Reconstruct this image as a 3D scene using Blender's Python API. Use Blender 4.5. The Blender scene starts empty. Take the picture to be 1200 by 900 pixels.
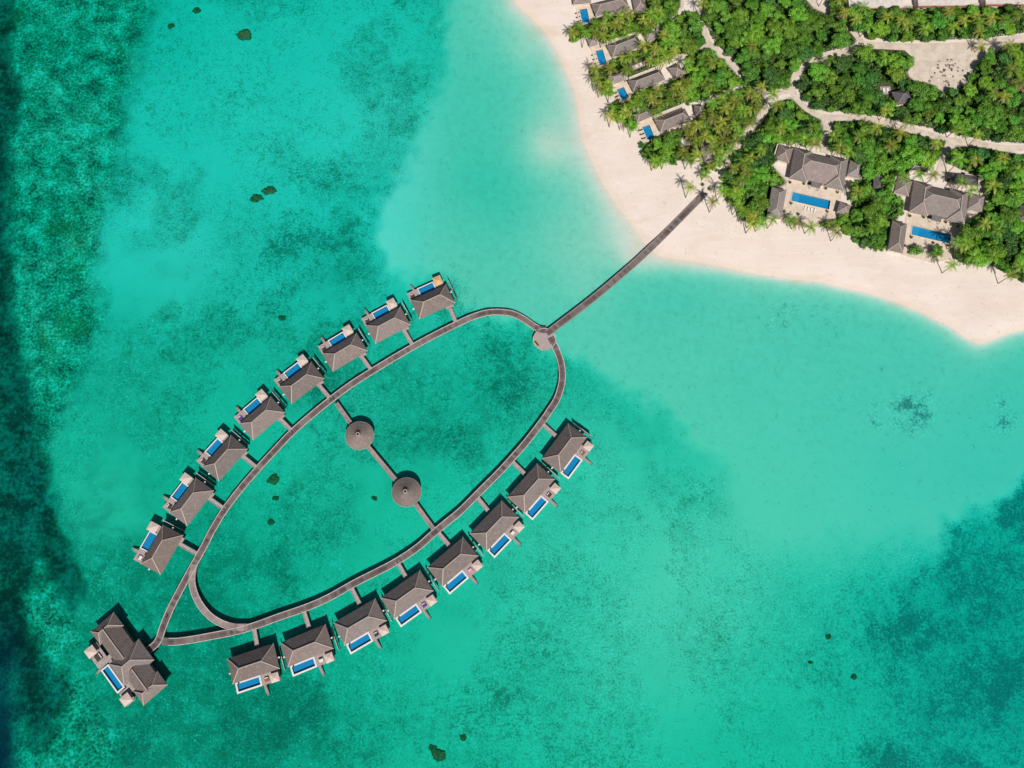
import bpy, math, random
import numpy as np
from mathutils import Matrix, Vector

random.seed(7)
RNG = np.random.default_rng(11)
SC = bpy.context.scene
COL = SC.collection

# ------------------------------------------------------------------ camera
F_PX = 900.0
TILT = math.atan(0.24)
CAM_H = 315.0 * math.cos(TILT)
CT, ST = math.cos(TILT), math.sin(TILT)


def at(u, v, z=0.0):
    """photo pixel (1200x900) -> world x, y on the level z"""
    x = (u - 600.0) / F_PX
    y = -(v - 450.0) / F_PX
    wx, wy, wz = x, y * CT + ST, y * ST - CT
    k = (z - CAM_H) / wz
    return (wx * k, wy * k)


def to_px(x, y, z=0.0):
    """numpy friendly world -> photo pixel"""
    dz = z - CAM_H
    cy = y * CT + dz * ST
    cz = -y * ST + dz * CT
    return 600.0 + F_PX * x / (-cz), 450.0 - F_PX * cy / (-cz)


def V2(u, v, z=0.0):
    return Vector(at(u, v, z))


cam_d = bpy.data.cameras.new('camera')
cam_d.sensor_width = 36.0
cam_d.lens = 36.0 * F_PX / 1200.0
cam_d.clip_start = 1.0
cam_d.clip_end = 6000.0
cam = bpy.data.objects.new('camera', cam_d)
cam.location = (0, 0, CAM_H)
cam.rotation_euler = (TILT, 0, 0)
COL.objects.link(cam)
SC.camera = cam

# ------------------------------------------------------------------ light
SUN_EL = math.radians(49)
to_sun = Vector((0.19, -1.0, 0)).normalized() * math.cos(SUN_EL) + Vector((0, 0, math.sin(SUN_EL)))
sun_d = bpy.data.lights.new('sun', 'SUN')
sun_d.energy = 4.6
sun_d.angle = math.radians(0.5)
sun_d.color = (1.0, 0.95, 0.88)
sun = bpy.data.objects.new('sun', sun_d)
sun.rotation_euler = to_sun.to_track_quat('Z', 'Y').to_euler()
COL.objects.link(sun)
W = bpy.data.worlds.new('World')
SC.world = W
W.use_nodes = True
wn = W.node_tree.nodes
sky = wn.new('ShaderNodeTexSky')
sky.sky_type = 'NISHITA'
sky.sun_disc = False
sky.sun_elevation = SUN_EL
sky.sun_rotation = math.atan2(to_sun.x, to_sun.y)
bg = [n for n in wn if n.type == 'BACKGROUND'][0]
bg.inputs['Strength'].default_value = 0.05
W.node_tree.links.new(sky.outputs[0], bg.inputs['Color'])
SC.view_settings.view_transform = 'Standard'
SC.view_settings.look = 'None'
SC.view_settings.gamma = 1.0
SC.view_settings.exposure = 0.05
SC.cycles.max_bounces = 6
SC.cycles.transparent_max_bounces = 16
SC.cycles.use_denoising = True

# ------------------------------------------------------------------ materials


class NT:
    def __init__(self, name):
        self.m = bpy.data.materials.new(name)
        self.m.use_nodes = True
        self.t = self.m.node_tree
        self.t.nodes.clear()
        self.out = self.t.nodes.new('ShaderNodeOutputMaterial')

    def n(self, typ, **kw):
        nd = self.t.nodes.new(typ)
        for k, v in kw.items():
            setattr(nd, k, v)
        return nd

    def put(self, sock, val):
        if hasattr(val, 'is_output'):
            self.t.links.new(val, sock)
        elif isinstance(val, (tuple, list)) and len(val) == 3 and sock.type == 'RGBA':
            sock.default_value = (*val, 1.0)
        else:
            sock.default_value = val

    def pos(self):
        return self.n('ShaderNodeNewGeometry').outputs['Position']

    def obj(self):
        return self.n('ShaderNodeTexCoord').outputs['Object']

    def noise(self, vec, scale, detail=3.0, rough=0.55, dist=0.0):
        nd = self.n('ShaderNodeTexNoise')
        self.put(nd.inputs['Vector'], vec)
        nd.inputs['Scale'].default_value = scale
        nd.inputs['Detail'].default_value = detail
        nd.inputs['Roughness'].default_value = rough
        nd.inputs['Distortion'].default_value = dist
        return nd.outputs['Fac']

    def math(self, op, a, b=0.0, c=None):
        nd = self.n('ShaderNodeMath', operation=op)
        self.put(nd.inputs[0], a)
        self.put(nd.inputs[1], b)
        if c is not None:
            self.put(nd.inputs[2], c)
        return nd.outputs[0]

    def rng(self, v, a, b, c=0.0, d=1.0, smooth=True):
        nd = self.n('ShaderNodeMapRange')
        if smooth:
            nd.interpolation_type = 'SMOOTHSTEP'
        for s, x in zip(nd.inputs, (v, a, b, c, d)):
            self.put(s, x)
        return nd.outputs[0]

    def mix(self, f, a, b, blend='MIX'):
        nd = self.n('ShaderNodeMix', data_type='RGBA', blend_type=blend)
        self.put(nd.inputs[0], f)
        self.put(nd.inputs[6], a)
        self.put(nd.inputs[7], b)
        return nd.outputs[2]

    def scale(self, vec, s):
        nd = self.n('ShaderNodeMapping')
        self.put(nd.inputs['Vector'], vec)
        nd.inputs['Scale'].default_value = s
        return nd.outputs[0]

    def bsdf(self, color, rough=0.8, spec=0.2, bump=None, bd=0.05):
        p = self.n('ShaderNodeBsdfPrincipled')
        self.put(p.inputs['Base Color'], color)
        self.put(p.inputs['Roughness'], rough)
        p.inputs['Specular IOR Level'].default_value = spec
        if bump is not None:
            b = self.n('ShaderNodeBump')
            b.inputs['Strength'].default_value = 0.6
            b.inputs['Distance'].default_value = bd
            self.put(b.inputs['Height'], bump)
            self.t.links.new(b.outputs[0], p.inputs['Normal'])
        self.t.links.new(p.outputs[0], self.out.inputs['Surface'])
        return p


def simple(name, a, b=None, scale=2.0, rough=0.8, spec=0.2, stretch=None):
    t = NT(name)
    if b is None:
        b = tuple(c * 0.75 for c in a)
    v = t.obj()
    if stretch:
        v = t.scale(v, stretch)
    f = t.rng(t.noise(v, scale, 4.0), 0.35, 0.65)
    t.bsdf(t.mix(f, a, b), rough, spec)
    return t.m


M = {}


def thatch(name, a, b, cap):
    t = NT(name)
    o = t.obj()
    fine = t.noise(o, 3.2, 5.0, 0.75)
    big = t.noise(t.pos(), 0.42, 5.0, 0.65)
    oi = t.n('ShaderNodeObjectInfo')
    sep = t.n('ShaderNodeSeparateXYZ')
    t.put(sep.inputs[0], o)
    course = t.math('FRACT', t.math('MULTIPLY', sep.outputs[2], 2.6), 0.0)
    f = t.rng(fine, 0.3, 0.7)
    c = t.mix(f, a, b)
    c = t.mix(t.math('MULTIPLY', t.rng(big, 0.42, 0.66), 0.55), c, (a[0] * 0.66, a[1] * 0.66, a[2] * 0.66))
    c = t.mix(t.math('MULTIPLY', t.rng(t.noise(t.pos(), 1.0, 5.0, 0.75), 0.52, 0.68), 0.7), c, (a[0] * 1.4, a[1] * 1.36, a[2] * 1.32))
    hs = t.n('ShaderNodeHueSaturation')
    t.put(hs.inputs['Color'], c)
    t.put(hs.inputs['Value'], t.rng(oi.outputs['Random'], 0, 1, 0.86, 1.16, False))
    t.put(hs.inputs['Saturation'], t.rng(t.math('FRACT', t.math('MULTIPLY', oi.outputs['Random'], 5.7)), 0, 1, 0.75, 1.15, False))
    c = hs.outputs[0]
    c = t.mix(t.math('MULTIPLY', t.rng(course, 0.0, 0.35, 1.0, 0.0), 0.35), c, (a[0] * .55, a[1] * .55, a[2] * .55))
    t.bsdf(c, 0.95, 0.05, bump=fine, bd=0.35)
    return t.m


M['thatch'] = thatch('thatch', (.235, .19, .178), (.165, .134, .126), None)
M['thatch_grey'] = thatch('thatch_weathered', (.27, .225, .21), (.20, .165, .155), None)
M['cap'] = simple('ridge_thatch', (.46, .375, .33), (.36, .29, .255), 3.0, 0.95, 0.05)
M['pavthatch'] = thatch('pavilion_thatch', (.24, .188, .165), (.165, .13, .115), None)
M['deck'] = simple('pale_decking', (.42, .345, .33), (.30, .24, .23), 1.2, 0.8, 0.1, (1, 6, 1))
M['bridge'] = simple('bridge_planks', (.42, .35, .34), (.29, .24, .23), 1.6, 0.85, 0.1)
M['rail'] = simple('pale_timber', (.56, .50, .48), (.42, .36, .34), 1.0, 0.85, 0.1)
M['rail_dim'] = simple('weathered_timber', (.36, .30, .28), (.26, .21, .20), 1.0, 0.85, 0.1)
M['pile'] = simple('pile_timber', (.13, .10, .085), None, 2.0)
M['wall'] = simple('timber_wall', (.22, .16, .12), (.14, .10, .08), 2.0)
M['plaster'] = simple('cream_plaster', (.66, .58, .48), (.54, .46, .38), 0.8)
M['glass'] = simple('dark_glass', (.02, .03, .035), None, 1.0, 0.08, 0.5)
M['gazebo'] = simple('pale_canvas', (.60, .49, .43), (.54, .43, .38), 1.5)
M['gazebo_yellow'] = simple('straw_canvas', (.62, .43, .20), (.58, .34, .16), 1.5)
M['coping'] = simple('white_coping', (.74, .71, .68), (.66, .62, .60), 1.0, 0.5, 0.3)
M['tile'] = simple('blue_pool_tile', (.012, .255, .48), (.012, .23, .45), 3.0, 0.3, 0.3)
M['tile_pale'] = simple('pale_blue_tile', (.05, .32, .52), (.03, .27, .48), 3.0, 0.3, 0.3)
M['dark_fabric'] = simple('dark_fabric', (.07, .055, .055), (.045, .035, .035), 6.0)
M['white_fabric'] = simple('white_fabric', (.72, .68, .64), (.62, .58, .55), 6.0)
M['pink'] = simple('pink_fabric', (.65, .16, .36), (.6, .35, .45), 5.0)
M['violet'] = simple('violet_fabric', (.10, .06, .30), (.07, .045, .2), 5.0)
M['rust'] = simple('rust_fabric', (.30, .12, .07), (.22, .09, .06), 5.0)
M['flatroof'] = simple('pale_flat_roof', (.66, .60, .55), (.55, .49, .45), 0.4)
M['redroof'] = simple('red_fascia', (.30, .10, .07), (.22, .08, .06), 1.0)
M['terrace'] = simple('cream_paving', (.66, .545, .44), (.56, .46, .37), 0.45)
M['trunk'] = simple('bark', (.30, .25, .19), (.20, .155, .12), 3.0)
M['soil_heap'] = simple('dark_debris', (.09, .065, .05), (.16, .12, .09), 3.0)
M['debris_grey'] = simple('grey_debris', (.27, .22, .18), (.20, .155, .12), 3.0)
M['grey'] = simple('dark_grey_shingle', (.12, .11, .115), (.085, .078, .08), 1.5)
M['skin'] = simple('skin', (.36, .20, .13), None, 4.0)
M['shirt'] = simple('dark_shirt', (.03, .035, .06), None, 4.0)
M['trousers'] = simple('dark_trousers', (.02, .02, .025), None, 4.0)
M['hair'] = simple('black_hair', (.012, .01, .01), None, 4.0)


def boardwalk_mat(name, mid, dark, light):
    t = NT(name)
    uv = t.n('ShaderNodeUVMap').outputs[0]
    sep = t.n('ShaderNodeSeparateXYZ')
    t.put(sep.inputs[0], uv)
    u, v = sep.outputs[0], sep.outputs[1]
    comb = t.n('ShaderNodeCombineXYZ')
    t.put(comb.inputs[0], t.math('FLOOR', t.math('MULTIPLY', u, 5.0)))
    wn_ = t.n('ShaderNodeTexWhiteNoise', noise_dimensions='3D')
    t.put(wn_.inputs['Vector'], comb.outputs[0])
    plank = wn_.outputs['Value']
    comb2 = t.n('ShaderNodeCombineXYZ')
    t.put(comb2.inputs[0], t.math('FLOOR', t.math('MULTIPLY', u, 0.8)))
    wn2 = t.n('ShaderNodeTexWhiteNoise', noise_dimensions='3D')
    t.put(wn2.inputs['Vector'], comb2.outputs[0])
    bay = wn2.outputs['Value']
    big = t.noise(t.pos(), 0.08, 2.0)
    track = t.rng(t.math('ABSOLUTE', t.math('SUBTRACT', v, 0.5)), 0.03, 0.26)
    c = t.mix(t.math('MULTIPLY', plank, 0.75), mid, dark)
    c = t.mix(t.math('MULTIPLY', t.rng(bay, 0.35, 1.0), 0.55), c, (dark[0] * .6, dark[1] * .58, dark[2] * .6))
    c = t.mix(t.math('MULTIPLY', t.rng(bay, 0.4, 0.0), 0.5), c, light)
    c = t.mix(t.math('MULTIPLY', t.rng(big, 0.45, 0.65), 0.55), c, light)
    c = t.mix(t.math('MULTIPLY', track, 0.22), c, light)
    t.bsdf(c, 0.85, 0.1)
    return t.m


M['walk'] = boardwalk_mat('boardwalk_planks', (.135, .102, .098), (.075, .056, .058), (.235, .19, .175))
M['walk_pale'] = boardwalk_mat('pale_boardwalk_planks', (.28, .22, .215), (.19, .145, .14), (.38, .29, .27))


def leaf_mat(name, cols, jitter=0.35):
    t = NT(name)
    oi = t.n('ShaderNodeObjectInfo')
    f = t.noise(t.pos(), 0.55, 3.0, 0.6)
    f2 = t.noise(t.pos(), 2.4, 2.0, 0.6)
    c = t.mix(t.rng(f, 0.3, 0.7), cols[0], cols[1])
    c = t.mix(t.rng(f2, 0.45, 0.75), c, cols[2])
    hsv = t.n('ShaderNodeHueSaturation')
    t.put(hsv.inputs['Color'], c)
    t.put(hsv.inputs['Hue'], t.rng(oi.outputs['Random'], 0, 1, 0.475, 0.512, False))
    t.put(hsv.inputs['Value'], t.rng(t.math('FRACT', t.math('MULTIPLY', oi.outputs['Random'], 7.31)), 0, 1, 1 - jitter, 1 + jitter, False))
    d = t.n('ShaderNodeBsdfDiffuse')
    t.put(d.inputs[0], hsv.outputs[0])
    tr = t.n('ShaderNodeBsdfTranslucent')
    t.put(tr.inputs[0], hsv.outputs[0])
    g = t.n('ShaderNodeBsdfGlossy')
    g.inputs['Roughness'].default_value = 0.45
    mx = t.n('ShaderNodeMixShader')
    mx.inputs[0].default_value = 0.28
    t.t.links.new(d.outputs[0], mx.inputs[1])
    t.t.links.new(tr.outputs[0], mx.inputs[2])
    mx2 = t.n('ShaderNodeMixShader')
    mx2.inputs[0].default_value = 0.03
    t.t.links.new(mx.outputs[0], mx2.inputs[1])
    t.t.links.new(g.outputs[0], mx2.inputs[2])
    t.t.links.new(mx2.outputs[0], t.out.inputs['Surface'])
    return t.m


M['leaf_bright'] = leaf_mat('bright_leaves', [(.125, .33, .024), (.185, .41, .038), (.08, .235, .02)])
M['leaf_mid'] = leaf_mat('mid_green_leaves', [(.085, .255, .024), (.13, .335, .034), (.055, .175, .02)])
M['leaf_dark'] = leaf_mat('deep_green_leaves', [(.048, .165, .03), (.075, .23, .036), (.03, .11, .022)])
M['leaf_olive'] = leaf_mat('olive_leaves', [(.125, .27, .024), (.18, .34, .034), (.085, .19, .018)])
M['palm_green'] = leaf_mat('green_fronds', [(.15, .32, .022), (.22, .41, .038), (.08, .19, .018)])
M['palm_yellow'] = leaf_mat('yellowing_fronds', [(.25, .33, .035), (.36, .42, .06), (.13, .21, .022)])
M['palm_dry'] = leaf_mat('dry_fronds', [(.42, .31, .11), (.50, .38, .16), (.31, .22, .07)], 0.2)
M['under'] = leaf_mat('undergrowth_leaves', [(.055, .15, .018), (.085, .20, .024), (.03, .09, .014)], 0.0)

# ------------------------------------------------------------------ mesh builder


class MB:
    def __init__(self):
        self.v, self.f, self.uv, self.mi = [], [], {}, []

    def add(self, vs, fs, mi=0):
        o = len(self.v)
        self.v += [tuple(p) for p in vs]
        for f in fs:
            self.f.append(tuple(i + o for i in f))
            self.mi.append(mi)
        return o

    def box(self, c, s, rz=0.0, mi=0):
        cx, cy, cz = c
        hx, hy, hz = s[0] / 2, s[1] / 2, s[2] / 2
        ca, sa = math.cos(rz), math.sin(rz)
        vs = []
        for z in (-hz, hz):
            for x, y in ((-hx, -hy), (hx, -hy), (hx, hy), (-hx, hy)):
                vs.append((cx + x * ca - y * sa, cy + x * sa + y * ca, cz + z))
        self.add(vs, [(3, 2, 1, 0), (4, 5, 6, 7), (0, 1, 5, 4), (1, 2, 6, 5), (2, 3, 7, 6), (3, 0, 4, 7)], mi)

    def b2(self, x0, x1, y0, y1, z0, z1, mi=0):
        self.box(((x0 + x1) / 2, (y0 + y1) / 2, (z0 + z1) / 2), (x1 - x0, y1 - y0, z1 - z0), 0, mi)

    def prism(self, poly, z0, z1):
        n = len(poly)
        vs = [(p[0], p[1], z0) for p in poly] + [(p[0], p[1], z1) for p in poly]
        fs = [tuple(range(n - 1, -1, -1)), tuple(range(n, 2 * n))]
        fs += [(i, (i + 1) % n, n + (i + 1) % n, n + i) for i in range(n)]
        self.add(vs, fs)

    def tube(self, p, q, r0, r1=None, n=6, mi=0):
        r1 = r0 if r1 is None else r1
        p, q = Vector(p), Vector(q)
        d = (q - p).normalized()
        a = d.orthogonal().normalized()
        b = d.cross(a)
        vs = []
        for c, r in ((p, r0), (q, r1)):
            for i in range(n):
                t = 2 * math.pi * i / n
                vs.append(c + a * (r * math.cos(t)) + b * (r * math.sin(t)))
        fs = [(i, (i + 1) % n, n + (i + 1) % n, n + i) for i in range(n)]
        fs += [tuple(range(n - 1, -1, -1)), tuple(range(n, 2 * n))]
        self.add(vs, fs, mi)

    def bar(self, p, q, w, h, mi=0):
        """flat-ish bar lying along p->q, w wide, h thick"""
        p, q = Vector(p), Vector(q)
        d = (q - p).normalized()
        s = d.cross(Vector((0, 0, 1))).normalized() * (w / 2)
        up = s.cross(d).normalized() * (h / 2)
        vs = [c + a * s + b * up for c in (p, q) for a, b in ((-1, -1), (1, -1), (1, 1), (-1, 1))]
        self.add(vs, [(3, 2, 1, 0), (4, 5, 6, 7), (0, 1, 5, 4), (1, 2, 6, 5), (2, 3, 7, 6), (3, 0, 4, 7)], mi)

    def build(self, name, mats, parent=None, smooth=False):
        me = bpy.data.meshes.new(name)
        me.from_pydata(self.v, [], self.f)
        if not isinstance(mats, (list, tuple)):
            mats = [mats]
        for m in mats:
            me.materials.append(m)
        if len(mats) > 1:
            me.polygons.foreach_set('material_index', self.mi)
        if smooth:
            me.polygons.foreach_set('use_smooth', [True] * len(me.polygons))
        me.update()
        o = bpy.data.objects.new(name, me)
        COL.objects.link(o)
        if parent is not None:
            o.parent = parent
        return o


def tag(o, label=None, cat=None, group=None, kind=None):
    if label:
        o['label'] = label
    if cat:
        o['category'] = cat
    if group:
        o['group'] = group
    if kind:
        o['kind'] = kind
    return o


def empty(name, label, cat, loc=(0, 0, 0), rz=0.0, group=None):
    o = bpy.data.objects.new(name, None)
    COL.objects.link(o)
    o.location = loc
    o.rotation_euler = (0, 0, rz)
    o.empty_display_size = 0.5
    return tag(o, label, cat, group)


KIDS = {}


def kids(o):
    return [c for c in COL.objects if c.parent == o]


def copy_tree(src, children=None):
    r = src.copy()
    COL.objects.link(r)
    for ch in (children if children is not None else list(src.children)):
        c = ch.copy()
        COL.objects.link(c)
        c.parent = r
        for g in ch.children:
            d = g.copy()
            COL.objects.link(d)
            d.parent = c
    return r


# ------------------------------------------------------------------ numpy fields


def vnoise(x, y, seed):
    r = np.random.default_rng(seed)
    T = r.random((256, 256))
    xi, yi = np.floor(x).astype(int), np.floor(y).astype(int)
    fx, fy = x - xi, y - yi
    fx, fy = fx * fx * (3 - 2 * fx), fy * fy * (3 - 2 * fy)
    a = T[xi % 256, yi % 256]
    b = T[(xi + 1) % 256, yi % 256]
    c = T[xi % 256, (yi + 1) % 256]
    d = T[(xi + 1) % 256, (yi + 1) % 256]
    return (a * (1 - fx) + b * fx) * (1 - fy) + (c * (1 - fx) + d * fx) * fy


def fbm(x, y, scale, seed, oct_=4):
    s, a, tot = 0.0, 1.0, 0.0
    for k in range(oct_):
        s = s + a * (vnoise(x / scale * 2 ** k + 17.3 * k, y / scale * 2 ** k - 9.1 * k, seed + k) - 0.5)
        tot += a
        a *= 0.5
    return s / tot * 2.0


def poly_sd(X, Y, poly):
    """signed distance to polygon, negative inside"""
    P = np.asarray(poly, float)
    best = np.full(X.shape, 1e18)
    inside = np.zeros(X.shape, bool)
    n = len(P)
    for i in range(n):
        ax, ay = P[i]
        bx, by = P[(i + 1) % n]
        ex, ey = bx - ax, by - ay
        L = ex * ex + ey * ey + 1e-12
        t = np.clip(((X - ax) * ex + (Y - ay) * ey) / L, 0, 1)
        dx, dy = X - ax - t * ex, Y - ay - t * ey
        best = np.minimum(best, dx * dx + dy * dy)
        cond = (ay > Y) != (by > Y)
        with np.errstate(divide='ignore', invalid='ignore'):
            xin = ex * (Y - ay) / (by - ay if by != ay else 1e-12) + ax
        inside ^= cond & (X < xin)
    d = np.sqrt(best)
    return np.where(inside, -d, d)


def sstep(x, a, b):
    t = np.clip((x - a) / (b - a), 0, 1)
    return t * t * (3 - 2 * t)


SHORE = [(590, -40), (605, 0), (625, 20), (640, 36), (650, 52), (661, 78), (672, 108), (679, 140), (686, 165), (696, 190), (709, 217),
         (725, 242), (741, 263), (756, 283), (772, 297), (800, 302), (837, 309), (870, 317), (920, 325), (962, 330), (1012, 341), (1050, 352),
         (1084, 365), (1111, 379), (1132, 393), (1147, 402), (1156, 402), (1166, 398), (1182, 391), (1200, 386), (1260, 372), (1500, 300),
         (1900, 100), (1900, -420), (560, -420)]
PALE = [(524, -60), (521, 20), (514, 70), (508, 108), (488, 150), (472, 190), (468, 215), (436, 258), (449, 312), (478, 326), (520, 330),
        (548, 352), (585, 372), (622, 388), (650, 412), (684, 432), (712, 455), (752, 483), (800, 520), (832, 556), (846, 615), (872, 648),
        (950, 656), (1040, 655), (1092, 632), (1140, 600), (1200, 566), (1400, 470), (1400, 100), (1000, 100), (640, -60)]
REEF = [(192, -60), (186, 0), (176, 40), (162, 108), (156, 150), (152, 190), (136, 250), (130, 300), (124, 345), (132, 375), (108, 420), (84, 470),
        (64, 520), (62, 560), (74, 600), (86, 640), (100, 680), (90, 712), (108, 742), (92, 770), (118, 806), (138, 850), (156, 910), (160, 980),
        (-400, 980), (-400, -60)]
DROP = [(20, -60), (19, 0), (12, 50), (22, 92), (30, 116), (13, 170), (12, 250), (18, 330), (24, 420), (38, 470), (48, 520), (60, 560), (75, 602),
        (86, 640), (101, 682), (84, 712), (60, 700), (48, 660), (34, 720), (60, 770), (86, 800), (70, 850), (40, 890), (20, 860), (12, 780), (-400, 760), (-400, -60)]

# (u, v, radius px, cover)
COVER = [(440, 195, 46, .30), (478, 205, 24, .22), (402, 305, 34, .34), (345, 250, 60, .10), (470, 110, 40, .06), (250, 130, 60, .05),
         (1165, 700, 150, .26), (1090, 790, 110, .08), (1180, 640, 60, .12), (900, 730, 90, -.14), (800, 820, 90, -.06), (330, 872, 90, .20), (420, 860, 70, .12),
         (230, 200, 50, -.10), (168, 320, 44, -.30), (215, 285, 60, -.14), (250, 40, 60, -.10), (380, 95, 70, -.06), (365, 352, 50, -.12),
         (150, 560, 60, -.16), (120, 610, 50, -.20), (270, 455, 60, -.08), (560, 700, 70, -.20), (640, 600, 60, -.10), (700, 650, 70, -.06),
         (380, 600, 70, -.12), (740, 690, 70, -.10), (500, 440, 60, .04), (590, 470, 50, .08), (290, 690, 60, .10), (660, 790, 70, .08),
         (745, 590, 40, .12), (800, 640, 50, -.04), (960, 760, 60, .05), (560, 850, 70, .06), (200, 700, 40, .05), (300, 330, 60, .03),
         (1020, 870, 90, .10), (620, 480, 30, .10), (420, 250, 40, .10), (330, 410, 60, -.04), (440, 790, 60, -.12), (530, 770, 60, -.10)]
ALGAE_VIGNETTE = [(120, 800, 150, .85), (60, 620, 90, .5), (200, 880, 120, .5), (110, 440, 70, .35), (330, 875, 80, .5), (300, 650, 70, .35), (470, 470, 70, .25), (380, 420, 60, .2), (1165, 720, 120, .34),  # algae tone; broad south-west blobs also paint the vignette darkening into the bottom
         (440, 190, 42, .38), (478, 205, 24, .2), (402, 308, 32, .5), (350, 250, 60, .14), (230, 420, 60, .22), (190, 500, 60, .2), (560, 470, 60, .3), (680, 470, 40, .22), (640, 800, 60, .14), (420, 620, 60, .12),
         (250, 760, 90, .35), (470, 850, 80, .2), (150, 690, 60, .3), (270, 250, 50, .08), (600, 440, 40, .25), (520, 540, 50, .12), (740, 590, 40, .15), (1060, 840, 90, .2), (560, 330, 26, .3)]
DEPTH = [(760, 640, 110, -.2), (250, 200, 110, -.15), (790, 690, 150, -.55), (900, 690, 110, -.3), (590, 720, 90, -.35), (700, 520, 60, -.35), (620, 620, 70, -.3), (200, 300, 80, -.3), (330, 120, 120, -.22), (480, 150, 60, -.3), (520, 380, 50, -.2),
         (130, 600, 50, -.3), (640, 470, 40, -.2), (480, 800, 80, -.15), (740, 850, 100, -.25), (1180, 720, 110, .25), (450, 330, 40, -.25)]
SPOTS = [(1070, 481, 26, 1.1), (1025, 497, 11, .8), (980, 472, 14, .7), (1171, 470, 11, .8), (1175, 496, 16, .6), (1020, 478, 8, .5), (1060, 544, 6, .2),
         (935, 360, 30, .32), (975, 372, 22, .24), (1060, 372, 14, .3), (1035, 362, 14, .3), (905, 380, 24, .18), (540, 352, 24, .30), (528, 322, 14, .26)]
HOLES = [(640, 172, 25, .56), (700, 205, 30, .12), (728, 274, 24, .34), (745, 300, 14, .4), (660, 280, 36, .2), (590, 240, 40, -.22), (690, 330, 24, .2), (555, 200, 30, -.1),
         (612, 60, 16, .25), (640, 120, 24, .2)]


def seabed_fields(X, Y):
    U, Vv = to_px(X, Y, -0.8)
    wu = fbm(X, Y, 34, 3) * 16 + fbm(X, Y, 7, 5) * 7
    wv = fbm(X, Y, 34, 13) * 16 + fbm(X, Y, 7, 15) * 7
    U0, V0 = to_px(X, Y, 0.0)
    sd_shore = poly_sd(U0 + fbm(X, Y, 30, 23) * 5, V0 + fbm(X, Y, 30, 25) * 5, SHORE) * 0.36      # metres, + in the sea
    sd_pale = poly_sd(U + wu, Vv + wv, PALE)
    sd_reef = poly_sd(U + wu * .5, Vv + wv * .5, REEF)
    sd_drop = poly_sd(U + wu * .5, Vv + wv * .5, DROP)
    soft = 16 + 34 * sstep(V0, 480, 620) * (1 - sstep(U0, 1040, 1150))
    pale = 1 - sstep(sd_pale + fbm(X, Y, 5, 31, 3) * 11 + fbm(X, Y, 16, 37, 3) * 12, -soft, soft)
    reef = 1 - sstep(sd_reef + fbm(X, Y, 5, 33, 3) * 11 + fbm(X, Y, 16, 39, 3) * 9, -24, 10)
    drop = 1 - sstep(sd_drop + fbm(X, Y, 5, 35, 3) * 8, -16, 6)
    # depth
    south = sstep(V0, 560, 760)
    d_main = 1.75 + 0.12 * south + 0.25 * fbm(X, Y, 60, 41)
    d_pale = 0.86 + 0.14 * fbm(X, Y, 70, 43)
    for (u, v, r, w) in HOLES:
        d_pale = d_pale - w * np.exp(-((U0 - u) ** 2 + (V0 - v) ** 2) / (2 * r * r) * 1.0)
    for (u, v, r, w) in DEPTH:
        d_main = d_main + w * np.exp(-((U + wu - u) ** 2 + (Vv + wv - v) ** 2) / (2 * (r * .8) ** 2))
    d = d_main * (1 - pale) + d_pale * pale
    d = d + reef * (0.12 + 0.6 * fbm(X, Y, 9, 51))
    d = d + drop * (1.6 + 1.2 * fbm(X, Y, 20, 55))
    blue = sstep(-(U0 + fbm(X, Y, 14, 61) * 22), -26, 10) * sstep(V0, 680, 860)
    d = d + blue * 4.0
    bank = sstep(V0, 330, 300)      # gentler slope on the west shore
    k = 4.5 + 7.5 * bank
    prof = np.clip(1 - np.exp(-np.maximum(sd_shore, 0) / k), 0, 1)
    z_sea = -0.64 * d * prof
    inland = np.maximum(-sd_shore, 0)
    z_land = 1.25 * (1 - np.exp(-inland / 9.0)) + 0.05 * fbm(X, Y, 12, 71) * sstep(inland, 2, 8)
    z = np.where(sd_shore > 0, z_sea, z_land)
    # cover
    cover = np.full(X.shape, 0.28) + 0.10 * sstep(V0, 330, 440) + 0.20 * fbm(X, Y, 45, 81) + 0.22 * fbm(X, Y, 13, 85)
    for (u, v, r, w) in COVER:
        cover = cover + w * np.exp(-((U + wu * .8 - u) ** 2 + (Vv + wv * .8 - v) ** 2) / (2 * (r * .75) ** 2))
    patch = sstep(fbm(X, Y, 24, 201, 5), 0.10, 0.34)
    bare = sstep(fbm(X, Y, 28, 211, 5), 0.10, 0.36)
    cover = cover + .22 * patch * (1 - .6 * sstep(V0, 560, 640) * sstep(U0, 560, 660) * (1 - sstep(U0, 900, 1020))) - .22 * bare
    cover = cover * (1 - pale)
    for (u, v, r, w) in SPOTS:
        g = np.exp(-((U + wu * .5 - u) ** 2 + (Vv + wv * .5 - v) ** 2) / (2 * (r * .6) ** 2))
        cover = cover + w * g * (0.7 + 1.2 * fbm(X, Y, 5, 91))
    cover = np.clip(cover, 0, 1) * sstep(sd_shore, 3, 16)
    alg = 0.05 * sstep(V0, 330, 460) + 0.22 * fbm(X, Y, 20, 95) + 0.12 * fbm(X, Y, 60, 97)
    for (u, v, r, w) in ALGAE_VIGNETTE:
        alg = alg + w * np.exp(-((U + wu * .9 - u) ** 2 + (Vv + wv * .9 - v) ** 2) / (2 * (r * .8) ** 2))
    alg = alg + .24 * patch * (1 - .7 * sstep(V0, 560, 640) * sstep(U0, 560, 660) * (1 - sstep(U0, 900, 1020))) - .12 * bare
    alg = np.clip(alg * (1 - .92 * pale), 0, 1)
    return z, sd_shore, cover, reef, drop, blue, U0, V0, alg


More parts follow.
